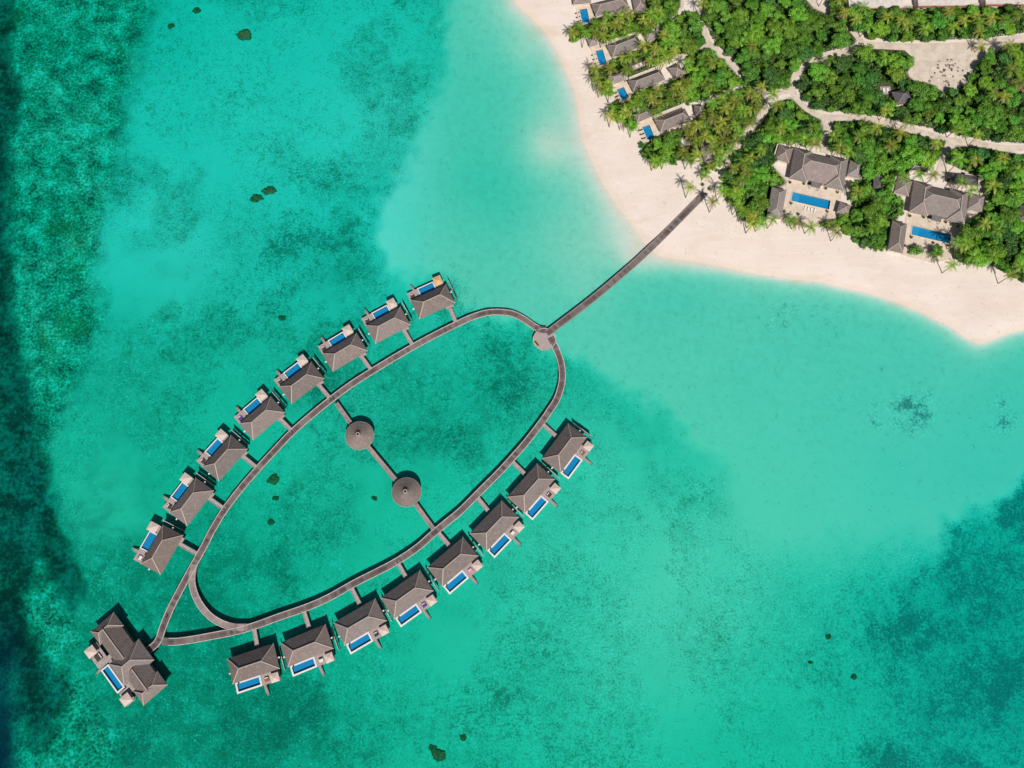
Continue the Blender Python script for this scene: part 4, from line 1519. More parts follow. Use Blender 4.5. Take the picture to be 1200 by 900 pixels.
def beach_villa(i, roof, pool, hut, back, terrace, wallpx):
    n = ORD[i]
    grp = 'beach villas along the western shore'
    hip_house('beach_villa', roof, 3.0, 2.6, 'long hip-roofed beach villa behind its pool, %s from the north' % n, 'villa', grp)
    g = 1.2
    BLOCK.append((terrace, 0.5))
    c, a, L, Wd = fit_rect(pool, g + .15)
    TP = [at(u, v, g + .15) for u, v in terrace]
    tm = prism_hole(TP, rect_pts(c, a, L + .5, Wd + .5), .1, 1.37)
    tag(tm.build('terrace', M['terrace']), 'cream paved pool terrace of the %s beach villa' % n, None, None, 'structure')
    pe = empty('swimming_pool', 'blue rectangular plunge pool of the %s beach villa' % n, 'pool', (c.x, c.y, 1.3), a, 'pools of the beach villas')
    pool_parts(pe, -L / 2, L / 2, -Wd / 2, Wd / 2, .1, .3, .95, 'terrace')
    BLOCK.append((pool, 2.5))
    if hut:
        hip_house('garden_hut', hut, 2.4, 1.5, 'small hip-roofed hut beside the pool of the %s beach villa' % n, 'hut', 'pool huts of the beach villas')
    if back:
        hip_house('bath_house', back, 2.5, 1.8, 'small hip-roofed bath house behind the %s beach villa' % n, 'bath house', 'bath houses of the beach villas')
    if wallpx:
        P = [V2(u, v, 2.6) for u, v in wallpx]
        d = P[1] - P[0]
        o = MB()
        o.box((0, 0, .85), (d.length, .9, 2.3))
        w = o.build('garden_wall', M['plaster'])
        cc = (P[0] + P[1]) / 2
        w.location = (cc.x, cc.y, 1.0)
        w.rotation_euler = (0, 0, math.atan2(d.y, d.x))
        tag(w, 'cream garden wall along the north side of the %s beach villa' % n, 'wall', 'garden walls between the beach villas')
        BLOCK.append(([wallpx[0], (wallpx[1][0], wallpx[1][1]), (wallpx[1][0], wallpx[1][1] + 1), (wallpx[0][0], wallpx[0][1] + 1)], 1.2))
    # three dark loungers on the seaward side of the pool
    q = [V2(u, v, g) for u, v in pool]
    side = (q[0], q[3])
    outd = (q[0] - q[1]).normalized()
    for k in range(3):
        p = side[0].lerp(side[1], .2 + .3 * k) + outd * 1.7
        o = empty('sun_lounger', 'dark sun lounger by the %s beach villa pool, %s from the north' % (n, ORD[k]), 'sun lounger', (p.x, p.y, zground(p.x, p.y)), math.atan2(outd.y, outd.x) + random.uniform(-.1, .1),
                  'dark sun loungers at the beach villa pools')
        m = MB()
        m.box((0, 0, .28), (1.5, .62, .1))
        m.build('seat', M['dark_fabric'], o)
        m = MB()
        m.bar((-.72, 0, .3), (-1.25, 0, .62), .62, .1)
        m.build('backrest', M['dark_fabric'], o)
        for sx in (-.6, .6):
            for sy_ in (-.25, .25):
                m = MB()
                m.box((sx, sy_, .1), (.07, .07, .3))
                m.build('leg', M['pile'], o)


beach_villa(0, [(693.5, 4.5), (733, -5), (737, 9), (697.5, 19)], [(679.3, 11.5), (687.5, 9.8), (691, 25), (682.5, 27.5)], [(670, -4), (692, -6), (692.5, 3), (672, 5)], [(740, -4), (755, -6), (758, 13), (744, 12)],
            [(674, 6), (693, 2), (696, 18), (689, 28), (679, 28)], None)
beach_villa(1, [(711, 51.5), (748.5, 41.5), (750, 52), (718, 69)], [(697.8, 60), (706, 57.8), (711, 74), (703, 77)], [(688, 46.5), (697, 44), (702, 52), (691, 54.5)], [(756, 40), (768, 35), (768, 46), (757, 48)],
            [(692, 57), (711, 52), (717, 69), (711, 77), (700, 78)], [(711, 50), (750, 37)])
beach_villa(2, [(736, 95), (774, 81), (779, 93), (742.5, 107)], [(722.7, 105.3), (730.7, 102), (736.7, 113.3), (729.3, 118.7)], [(711.3, 88.7), (726.7, 86), (734.7, 92), (718.7, 99.3)], [(780.7, 80), (796.7, 74.7), (802.7, 88), (792, 90)],
            [(719, 102), (736, 94), (742, 108), (737, 118), (726, 119)], [(737, 92), (775, 77)])
beach_villa(3, [(766, 139.3), (804, 128), (808, 139), (775.3, 156)], [(752.7, 148.7), (760.7, 146.7), (767.3, 160.7), (758.7, 164.7)], [(742, 134.7), (759.3, 126.7), (764.3, 136), (746.7, 143.3)], [(811.3, 125.3), (826, 121.3), (824, 134), (817.3, 136)],
            [(747, 146), (765, 137), (774, 156), (766, 164), (753, 166)], [(765, 137), (800, 123)])
hip_house('beach_hut', [(820, 171), (832, 166), (837.3, 185), (826.7, 192)], 2.5, 1.8, 'narrow hip-roofed beach hut among palms north of the pier end', 'hut')
hip_house('service_house', [(1047, 107), (1066, 103.5), (1067, 119), (1049, 124)], 2.8, 2.3, 'small dark hip-roofed house alone in the forest below the clearing', 'house', None, 'grey', 'thatch_grey')
hip_house('service_hut', [(1024, 206), (1036, 204), (1036, 222), (1023, 224)], 2.4, .7, 'low dark shed between the two shore residences', 'shed', None, 'grey', None)
hip_house('service_hut', [(1195.5, 240), (1212, 242), (1212, 260), (1194, 257)], 2.6, 1.8, 'dark hip-roofed hut at the eastern edge of the island', 'hut', None, 'grey', 'thatch_grey')


def residence(dx, dy, which, small):
    """corner pixels measured on the western residence, shifted to the other one in world space"""
    o1 = V2(960, 215, 4)
    o2 = V2(960 + dx, 215 + dy, 4)
    off = o2 - o1
    g = 1.2
    ez = 3.1
    mainpx = [(926.5, 171.5), (991.5, 186.5), (985, 223), (926.5, 209)]
    c, a, L, Wd = fit_rect([(931.5, 172.5), (994, 186.5), (987, 223.5), (925.5, 209.5)], g + ez)
    c = c + off
    e = empty('beach_residence', '%s shore residence with broad many-hipped thatch and pool terrace' % which, 'villa', (c.x, c.y, g), a, 'shore residences with long pools')
    Wd = 14.2
    L = 23.6
    hip_roof(e, 0, 0, 0, L - .4, Wd - 1.2, ez + .01, 4.6, 'thatch_grey', 'cap', .34)
    hip_roof(e, -L / 2 + 3.95, -.1, math.pi / 2, Wd + .9, 7.9, ez, 3.3, 'thatch_grey', 'cap', .34)
    hip_roof(e, L / 2 - 3.95, -.1, math.pi / 2, Wd + .9, 7.9, ez - .012, 3.3, 'thatch_grey', 'cap', .34)
    m = MB()
    m.b2(-L / 2 + .8, L / 2 - .8, -Wd / 2 + 1.0, Wd / 2 - 1.0, -.3, ez - .1)
    w = m.build('wall', M['plaster'], e)
    m = MB()
    m.b2(-3, 3, -Wd / 2 + .92, -Wd / 2 + .985, .05, 2.5)
    m.build('glass_door', M['glass'], w)
    # grey flat porch canopy over the terrace
    m = MB()
    m.b2(-1.9, 2.1, -Wd / 2 - 1.7, -Wd / 2 + 1.6, 2.55, 2.75)
    po = m.build('porch_canopy', simple('grey_canopy', (.19, .17, .165), None, 2.0), e)
    for sx in (-1.7, 1.9):
        m = MB()
        m.tube((sx, -Wd / 2 - 1.5, -.2), (sx, -Wd / 2 - 1.5, 2.6), .1)
        m.build('post', M['pile'], po)
    # terrace and pool
    def shift(px, z=g):
        return [(V2(u, v, z) + off) for u, v in px]
    T = shift([(923, 210), (986, 224.5), (984, 262), (950, 268), (912, 258)])
    Q = shift([(928.8, 225), (973, 235.3), (971, 245.2), (927, 236.2)])
    cc = sum(Q, Vector((0, 0))) / 4
    d = Q[1] - Q[0]
    pe = empty('swimming_pool', 'long blue swimming pool in front of the %s shore residence' % which, 'pool', (cc.x, cc.y, 1.34), math.atan2(d.y, d.x), 'pools of the shore residences')
    Tt = prism_hole([(p.x, p.y) for p in T], None or rect_pts(cc, math.atan2(d.y, d.x), d.length + .4, ((Q[3] - Q[0]).length + (Q[2] - Q[1]).length) / 2 * .98 + .4), .1, 1.34)
    tag(Tt.build('terrace', M['terrace']), 'cream paved pool terrace of the %s shore residence' % which, None, None, 'structure')
    w2 = ((Q[3] - Q[0]).length + (Q[2] - Q[1]).length) / 4
    pool_parts(pe, -d.length / 2, d.length / 2, -w2 * .98, w2 * .98, .12, .3, .9, 'terrace', 3.2)

    def wing(name, px, h, label, mat='thatch_grey', ez_=2.6):
        P = shift(px, g + ez_)
        cc = sum(P, Vector((0, 0))) / 4
        d1 = ((P[1] - P[0]) + (P[2] - P[3])) / 2
        d2 = ((P[3] - P[0]) + (P[2] - P[1])) / 2
        if d1.length < d2.length:
            d1, d2 = d2, d1
        q = empty(name, label, 'outbuilding', (cc.x, cc.y, g), math.atan2(d1.y, d1.x), 'outbuildings of the shore residences')
        hip_roof(q, 0, 0, 0, d1.length, d2.length, ez_, h, mat, 'cap', .28)
        m = MB()
        m.b2(-d1.length / 2 + .5, d1.length / 2 - .5, -d2.length / 2 + .5, d2.length / 2 - .5, -.3, ez_ + .02)
        m.build('wall', M['plaster'], q)
        return q
    wing('bedroom_wing', [(913, 170), (930, 173), (924.5, 191), (908, 186)], 1.9, 'small hip-roofed wing west of the %s shore residence' % which)
    wing('bedroom_wing', [(996, 187.5), (1013, 191.5), (1009, 208), (993, 207)], 1.9, 'small hip-roofed wing east of the %s shore residence' % which)
    wing('guest_wing', [(904, 219.5), (922.5, 222), (915, 257), (899, 252)], 2.0, 'long hip-roofed guest wing beside the pool of the %s shore residence' % which)
    if small:
        wing('pool_hut', [(984, 237), (997.5, 240), (994, 253), (980.5, 249)], 1.6, 'small square hip-roofed hut at the pool of the western shore residence')
    # white courtyard walls
    for (p, q, lab) in (((911.5, 168.5), (906.5, 185), 'white courtyard wall on the west side of the %s shore residence'), ((930, 151), (947, 154), 'white courtyard wall north of the %s shore residence')):
        A_, B_ = (V2(*p, g + 2) + off), (V2(*q, g + 2) + off)
        d = B_ - A_
        m = MB()
        m.box((0, 0, .9), (d.length, .45, 2.4))
        w = m.build('courtyard_wall', M['plaster'])
        w.location = ((A_.x + B_.x) / 2, (A_.y + B_.y) / 2, g)
        w.rotation_euler = (0, 0, math.atan2(d.y, d.x))
        tag(w, lab % which, 'wall', 'courtyard walls of the shore residences')
    wing('carport', [(930, 152), (950, 156), (948, 164), (929, 160)], .5, 'low dark service roof north of the %s shore residence' % which, 'grey', 2.4)
    # white loungers in a row on the sand side of the pool
    if small:
        for k in range(4):
            u, v = 942.5 + 3.9 * k, 246 + .9 * k
            x, y = V2(u, v, g) + off
            o = empty('sun_lounger', 'white sun lounger below the western residence pool, %s from the west' % ORD[k], 'sun lounger', (x, y, 1.34), a - math.pi / 2 + random.uniform(-.2, .2), 'white sun loungers at the western residence')
            m = MB()
            m.box((0, 0, .28), (1.5, .62, .1))
            m.build('seat', M['white_fabric'], o)
            m = MB()
            m.bar((-.72, 0, .3), (-1.25, 0, .62), .62, .1)
            m.build('backrest', M['white_fabric'], o)
            for sx in (-.6, .6):
                for sy_ in (-.25, .25):
                    m = MB()
                    m.box((sx, sy_, .1), (.07, .07, .3))
                    m.build('leg', M['pile'], o)
    # dark outdoor tables at the porch and terrace planters
    for k, (u, v) in enumerate(((925.5, 215), (918.5, 249), (926.5, 239.5), (935, 252), (981, 226.5), (941.5, 216.5), (967, 222), (969, 249))):
        x, y = V2(u, v, g) + off
        o = empty('planter', 'dark potted shrub on the terrace of the %s shore residence' % which, 'planter', (x, y, 1.34), 0, 'potted shrubs of the %s shore residence' % which)
        m = MB()
        m.tube((0, 0, 0), (0, 0, .5), .3, .4, 8)
        m.build('pot', M['pile'], o)
        m = MB()
        for kk in range(70):
            aa, r_ = random.random() * 6.28, random.random() * .55
            q = Vector((r_ * math.cos(aa), r_ * math.sin(aa), .5 + random.random() * .7))
            dd = Vector((random.uniform(-1, 1), random.uniform(-1, 1), random.uniform(0, 1))).normalized() * .35
            s = dd.cross(Vector((0, 0, 1))).normalized() * .1
            m.add([q - s, q + dd, q + s], [(0, 1, 2)])
        m.build('leaves', M['leaf_dark'], o)
    for px, mrg in (([(931, 169), (999, 184), (990, 226), (922, 212)], 1.0), ([(922, 208), (988, 222), (984, 262), (950, 268), (912, 258)], 0.0), ([(911, 167), (932, 171), (926, 193), (905, 188)], 0.5),
                    ([(996, 185), (1016, 190), (1011, 210), (992, 208)], 0.5), ([(902, 217), (924, 221), (916, 259), (896, 254)], 0.5), ([(929, 149), (951, 154), (949, 166), (928, 162)], -1.5)):
        BLOCK.append(([to_px(*(V2(u, v, 3) + off), 3) for u, v in px], mrg))


residence(0, 0, 'western', True)
residence(141.5, 39.5, 'eastern', False)
hip_house('carport', [(1113, 203), (1147, 206), (1146, 217.5), (1112, 214)], 2.5, .6, 'dark low carport roof behind the eastern shore residence', 'carport', None, 'grey', None)
_a, _b = V2(1131, 203.5, 3.4), V2(1154, 209, 3.4)
m = MB()
m.box((0, 0, .9), ((_b - _a).length, .45, 2.8))
w = m.build('courtyard_wall', M['plaster'])
w.location = ((_a.x + _b.x) / 2, (_a.y + _b.y) / 2, 1.2)
w.rotation_euler = (0, 0, math.atan2((_b - _a).y, (_b - _a).x))
tag(w, 'white courtyard wall beside the dark carport roof', 'wall', 'courtyard walls of the shore residences')

# pale flat-roofed staff buildings along the top edge
for k, px in enumerate(([(993, -26), (1057, -26), (1056.5, 8), (993.5, 8.5)], [(1074, -26), (1136, -26), (1135.5, 5), (1074, 6)], [(1153, -26), (1222, -26), (1222, 3.5), (1153, 4)])):
    g, hz = 1.2, 4.0
    c, a, L, Wd = fit_rect(px, g + hz)
    e = empty('staff_building', 'pale flat-roofed staff building at the northern edge, %s from the west' % ORD[k], 'building', (c.x, c.y, g), a, 'flat-roofed staff buildings')
    m = MB()
    m.b2(-L / 2 + .3, L / 2 - .3, -Wd / 2 + .3, Wd / 2 - .3, -.3, hz - .2)
    w = m.build('wall', M['plaster'], e)
    for q in range(5):
        xx = -L / 2 + 2.5 + q * (L - 5) / 4
        m = MB()
        m.b2(xx - .7, xx + .7, -Wd / 2 + .24, -Wd / 2 + .295, 1.0, 2.6)
        m.build('window', M['glass'], w)
    m = MB()
    m.b2(-L / 2, L / 2, -Wd / 2, Wd / 2, hz - .18, hz)
    m.build('roof', M['flatroof'], e)
    m = MB()
    m.b2(-L / 2, L / 2, -Wd / 2 - .9, -Wd / 2 - .01, hz - .9, hz - .75)
    m.build('awning', M['redroof'], e)
    BLOCK.append((px, 1.0))
# small white shed, garden lounge slabs
for (px, lab) in (([(740.5, 77), (755, 71), (758, 75), (742.5, 82)], 'pale garden lounge deck beside the second beach villa'), ([(794, 162.5), (806, 160), (808.5, 169.5), (796.5, 172)], 'pale garden lounge deck beside the fourth beach villa'),
                  ([(1031.5, 101.5), (1044, 101), (1044, 110), (1032, 110)], 'pale slab with white table beside the small forest house')):
    g = 1.2
    c, a, L, Wd = fit_rect(px, g + .4)
    e = empty('lounge_deck', lab, 'deck', (c.x, c.y, g), a, 'garden lounge decks')
    m = MB()
    m.b2(-L / 2, L / 2, -Wd / 2, Wd / 2, -.3, .35)
    m.build('base', M['deck'], e)
    for q in range(2):
        m = MB()
        m.b2(-L * .3 + q * L * .35, -L * .3 + q * L * .35 + 1.1, -Wd * .25, Wd * .25, .352, .75)
        m.build('couch', M['white_fabric'], e)
    BLOCK.append((px, 2.0))
# dark round planters round the pier end
for k, (u, v, lab) in enumerate(((823, 217.5, 'dark round bush at the pier end, on its north side'), (831, 222.5, 'dark round bush at the pier end, on its east side'), (839, 200.5, 'dark round bush below the beach hut'), (847, 207.5, 'dark round bush in the shade of the palms by the pier'))):
    x, y, g = at_g(u, v)
    o = empty('planter', lab, 'planter', (x, y, g), 0)
    m = MB()
    m.tube((0, 0, -.1), (0, 0, .5), .4, .55, 10)
    m.build('pot', M['pile'], o)
    m = MB()
    for kk in range(90):
        aa, r_ = random.random() * 6.28, random.random() * .7
        q = Vector((r_ * math.cos(aa), r_ * math.sin(aa), .5 + random.random() * .7))
        dd = Vector((random.uniform(-1, 1), random.uniform(-1, 1), random.uniform(0, 1))).normalized() * .4
        s = dd.cross(Vector((0, 0, 1))).normalized() * .12
        m.add([q - s, q + dd, q + s], [(0, 1, 2)])
    m.build('leaves', M['leaf_dark'], o)
# beach sunshade with chairs on the sand
x, y, g = at_g(794.5, 206.5)
e = empty('beach_chair', 'pale beach chair alone on the sand west of the pier end', 'chair', (x, y, g), 1.0)
m = MB()
m.box((0, 0, .35), (1.2, .7, .1))
m.build('seat', M['white_fabric'], e)
m = MB()
m.bar((-.6, 0, .37), (-1.0, 0, 1.0), .7, .09)
m.build('backrest', M['white_fabric'], e)
for sx in (-.5, .5):
    for s_ in (-.28, .28):
        m = MB()
        m.box((sx, s_, .15), (.07, .07, .4))
        m.build('leg', M['pile'], e)

# ------------------------------------------------------------------ vegetation


def tree_crown(r, h, lobes, leaves, size, seed, flat=1.0):
    """lumpy broadleaf crown: lobes carrying many leaf-sized faces; origin at ground, crown from about 0.35h to h"""
    R = random.Random(seed)
    L = []
    for i in range(lobes):
        if i == 0:
            c, lr = Vector((r * .1, 0, h - r * .75)), r * .55
        else:
            a = 2 * math.pi * i / (lobes - 1) + R.uniform(-.4, .4)
            d = r * R.uniform(.30, .80)
            lr = r * R.uniform(.20, .40)
            c = Vector((d * math.cos(a), d * math.sin(a), h - r * R.uniform(.30, 1.05) * flat))
        L.append((c, lr))
    m = MB()
    vs, fs = [], []
    tot = sum(l[1] ** 2 for l in L)
    for (c, lr) in L:
        for k in range(int(leaves * lr * lr / tot)):
            zc = R.uniform(-.35, 1)
            a = R.uniform(0, 6.283)
            q = math.sqrt(max(0, 1 - zc * zc))
            n = Vector((q * math.cos(a), q * math.sin(a), zc))
            bump = 1 + .16 * math.sin(5 * n.x + c.x * 3) * math.sin(5 * n.y + c.y * 2) * 1.6 + R.uniform(-.16, .08)
            p = c + Vector((n.x, n.y, n.z * .82)) * (lr * bump)
            nn = (n + Vector((R.uniform(-1, 1), R.uniform(-1, 1), R.uniform(-.3, 1))) * .75).normalized()
            t1 = nn.orthogonal().normalized()
            t1.rotate(Matrix.Rotation(R.uniform(0, 6.28), 3, nn))
            t2 = nn.cross(t1)
            s = size * R.uniform(.6, 1.25)
            o = len(vs)
            vs += [p - t1 * s * .5, p + t2 * s * .32, p + t1 * s * .5, p - t2 * s * .32]
            fs.append((o, o + 1, o + 2, o + 3))
    m.add(vs, fs)
    # inner mass of each lobe so that the crown is not transparent
    for (c, lr) in L:
        n = 8
        k = lr * .66
        vv, ff = [], []
        for j in range(1, 5):
            ph = math.pi * j / 5
            vv += [(c.x + k * R.uniform(.85, 1.1) * math.sin(ph) * math.cos(2 * math.pi * i / n), c.y + k * R.uniform(.85, 1.1) * math.sin(ph) * math.sin(2 * math.pi * i / n), c.z + k * .8 * math.cos(ph)) for i in range(n)]
        vv += [(c.x, c.y, c.z + k * .8), (c.x, c.y, c.z - k * .8)]
        for j in range(3):
            ff += [(j * n + i, (j + 1) * n + i, (j + 1) * n + (i + 1) % n, j * n + (i + 1) % n) for i in range(n)]
        ff += [(i, (i + 1) % n, 4 * n) for i in range(n)] + [(3 * n + (i + 1) % n, 3 * n + i, 4 * n + 1) for i in range(n)]
        m.add(vv, ff)
    return m, L


def mesh_of(mb, name, mats):
    o = mb.build(name, mats)
    me = o.data
    bpy.data.objects.remove(o)
    return me


def trunk_mb(h, r, L):
    m = MB()
    m.tube((0, 0, -.4), (0, 0, h * .55), r, r * .6, 7)
    for (c, lr) in L[1:5]:
        m.tube((0, 0, h * .4), c, r * .5, r * .2, 5)
    return m


TREES = {}
for key, mat in (('bright', 'leaf_bright'), ('mid', 'leaf_mid'), ('dark', 'leaf_dark'), ('olive', 'leaf_olive')):
    TREES[key] = []
    for s in range(3):
        r = (3.3, 3.8, 2.8)[s]
        h = (7.0, 8.2, 5.8)[s]
        mb, L = tree_crown(r, h, (15, 18, 12)[s], (1900, 2300, 1500)[s], .58, hash(key) % 1 + s * 7 + len(key) * 31)
        crown = mesh_of(mb, 'crown', M[mat])
        trunk = mesh_of(trunk_mb(h, .26, L), 'trunk', M['trunk'])
        TREES[key].append((crown, trunk, r, h))
BUSH = {}
for key, mat in (('bright', 'leaf_bright'), ('mid', 'leaf_mid'), ('olive', 'leaf_olive')):
    BUSH[key] = []
    for s in range(2):
        mb, L = tree_crown(1.9, 2.3, 7, 700, .42, 300 + s + len(key), .8)
        BUSH[key].append(mesh_of(mb, 'foliage', M[mat]))


def palm_crown(seed, nf, fl, mats, dry=2):
    R = random.Random(seed)
    m = MB()
    for f in range(nf):
        a = 2 * math.pi * f / nf * 1.0 + R.uniform(-.16, .16)
        tier = f % 3
        el = (.75, .42, .08)[tier] + R.uniform(-.12, .12)
        mi = 1 if f < dry else 0
        if mi:
            el = -.1 + R.uniform(-.2, .1)
        n = 9
        L = fl * R.uniform(.82, 1.08)
        p = Vector((0, 0, 0))
        pts = [p.copy()]
        ang_ = el
        for k in range(n):
            st_ = L / n
            p = p + Vector((math.cos(a) * math.cos(ang_), math.sin(a) * math.cos(ang_), math.sin(ang_))) * st_
            ang_ -= (.105 + .02 * k) * R.uniform(.85, 1.1)
            pts.append(p.copy())
        side = Vector((-math.sin(a), math.cos(a), 0))
        for k in range(1, n + 1):
            c = pts[k]
            d = (pts[k] - pts[k - 1]).normalized()
            wv_ = .66 * math.sin(math.pi * (k / (n + .6)) ** .75) + .10
            for s in (-1, 1):
                for sub in (0.0, .5):
                    b0 = pts[k - 1].lerp(pts[k], sub)
                    tip = b0 + side * (s * wv_) + d * (wv_ * .62) + Vector((0, 0, -.22 * wv_ + R.uniform(-.05, .05)))
                    w_ = d * .075
                    m.add([b0 - w_, tip, b0 + w_], [(0, 1, 2)], mi)
            m.add([pts[k - 1] - side * .035, pts[k - 1] + side * .035, c + side * .03, c - side * .03], [(0, 1, 2, 3)], mi)
    for k in range(5):
        aa = R.uniform(0, 6.28)
        q = Vector((.25 * math.cos(aa), .25 * math.sin(aa), -.25))
        m.tube(q + Vector((0, 0, -.13)), q + Vector((0, 0, .13)), .12, .10, 5, 2)
    return mesh_of(m, 'crown', [M[x] for x in mats])


M['nut'] = simple('coconut', (.30, .19, .05), None, 3.0)
PALMS = []
for s in range(6):
    green = s < 3
    crown = palm_crown(50 + s, (12, 13, 11)[s % 3], (3.7, 4.0, 3.4)[s % 3], ['palm_green' if green else 'palm_yellow', 'palm_dry' if s != 1 else 'palm_yellow', 'nut'], (1, 0, 1)[s % 3])
    PALMS.append((crown, 'green' if green else 'yellow'))


def palm_trunk(h, lean, dirn, seed):
    R = random.Random(seed)
    m = MB()
    prev = None
    n = 6
    for k in range(n):
        a0, a1 = k / n, (k + 1) / n
        f = lambda s: Vector((lean * math.cos(dirn) * (s ** 1.6 - 1), lean * math.sin(dirn) * (s ** 1.6 - 1), -h * (1 - s) - (.3 if s == 0 else 0)))
        m.tube(f(a0), f(a1), .20 - .08 * a0, .20 - .08 * a1, 7)
    return mesh_of(m, 'trunk', M['trunk'])


PT = [(8.8, palm_trunk(8.8, .5, 1.0, 1)), (7.8, palm_trunk(7.8, .7, 3.6, 2)), (9.8, palm_trunk(9.8, 1.1, 5.0, 3)), (4.8, palm_trunk(4.8, .3, 2.0, 4))]
WHERE = {
    'first': 'in the grove between the first and second beach villas',
    'second': 'in the grove between the second and third beach villas',
    'third': 'in the grove between the third and fourth beach villas',
    'fourth': 'in the grove south-east of the fourth beach villa',
    'forest': 'in the dense forest between the two sand paths',
    'north': 'in the strip below the flat-roofed staff buildings',
    'middle': 'in the forest between service road and curving path',
    'pier': 'in the grove between pier end and western residence',
    'between': 'in the greenery between the two shore residences',
    'east': 'in the greenery east of the eastern residence',
    'sand': 'on the open beach by the pier end',
    'front': 'on the sand in front of a shore residence terrace',
}


def in_poly(u, v, poly):
    ins = False
    n = len(poly)
    for i in range(n):
        (x0, y0), (x1, y1) = poly[i], poly[(i + 1) % n]
        if (y0 > v) != (y1 > v) and u < (x1 - x0) * (v - y0) / (y1 - y0) + x0:
            ins = not ins
    return ins


def seg_dist(u, v, a, b_):
    ex, ey = b_[0] - a[0], b_[1] - a[1]
    L = ex * ex + ey * ey + 1e-9
    t_ = max(0, min(1, ((u - a[0]) * ex + (v - a[1]) * ey) / L))
    return math.hypot(u - a[0] - t_ * ex, v - a[1] - t_ * ey)


def near_poly(u, v, poly, m):
    if in_poly(u, v, poly):
        return True
    return m > 0 and min(seg_dist(u, v, poly[i], poly[(i + 1) % len(poly)]) for i in range(len(poly))) < m


def blocked(u, v, extra, skip_path=False):
    for poly, mrg in BLOCK:
        if near_poly(u, v, poly, max(0, mrg + extra)):
            return True
    if near_poly(u, v, CLEARING, extra * .5):
        return True
    if not skip_path:
        for pts_, w_, _n in PATHS:
            lim = w_ / .37 / 2 + extra
            for i in range(len(pts_) - 1):
                if seg_dist(u, v, pts_[i], pts_[i + 1]) < lim:
                    return True
    return False


def zone_of(u, v):
    for k, poly in VEG.items():
        if in_poly(u, v, poly):
            return k
    return None


NEARW = []


def clear_of_camera_side(u, v):
    return True


def put_tree(u, v, key, s, sc, zone):
    crown, trunk, r, h = TREES[key][s]
    x, y, g = at_g(u, v, h * sc * .55)
    e = bpy.data.objects.new('broadleaf_tree', None)
    COL.objects.link(e)
    e.location = (x, y, g)
    e.rotation_euler = (0, 0, random.uniform(0, 6.28))
    e.scale = (sc * random.uniform(.92, 1.08), sc * random.uniform(.92, 1.08), sc * random.uniform(.62, .86))
    adj = {'bright': 'bright green', 'mid': 'mid green', 'dark': 'deep green', 'olive': 'olive green'}[key]
    tag(e, '%s broadleaf tree %s' % (adj, WHERE[zone]), 'tree', 'broadleaf trees on the island')
    for nm, me in (('trunk', trunk), ('crown', crown)):
        o = bpy.data.objects.new(nm, me)
        COL.objects.link(o)
        o.parent = e
    return e


def put_palm(u, v, zone, s=None, h_i=None, sc=1.0):
    s = random.randrange(6) if s is None else s
    h_i = random.choice((0, 0, 1, 1, 2, 3)) if h_i is None else h_i
    h, trunk = PT[h_i]
    crown, tint = PALMS[s]
    x, y, g = at_g(u, v, h)
    e = bpy.data.objects.new('coconut_palm', None)
    COL.objects.link(e)
    e.rotation_euler = (0, 0, random.uniform(0, 6.28))
    lean, dirn = {0: (.5, 1.0), 1: (.7, 3.6), 2: (1.1, 5.0), 3: (.3, 2.0)}[h_i]
    a = e.rotation_euler.z
    # foot of the trunk is the thing's base
    bx, by = -lean * math.cos(dirn), -lean * math.sin(dirn)
    e.location = (x + bx * math.cos(a) - by * math.sin(a), y + bx * math.sin(a) + by * math.cos(a), g)
    sc = sc * random.uniform(1.0, 1.22)
    e.scale = (sc, sc, 1)
    adj = {'green': 'green', 'yellow': 'yellowish green'}[tint]
    tl = {0: '', 1: '', 2: 'tall leaning ', 3: 'low '}[h_i]
    tag(e, '%s%s coconut palm %s' % (tl, adj, WHERE[zone]), 'palm', 'coconut palms on the island')
    for nm, me in (('trunk', trunk), ('crown', crown)):
        o = bpy.data.objects.new(nm, me)
        COL.objects.link(o)
        o.parent = e
        o.location = (-bx, -by, h)
    return e


placed = []


def far_enough(u, v, d):
    return all((u - a) ** 2 + (v - b_) ** 2 > d * d for a, b_ in placed)


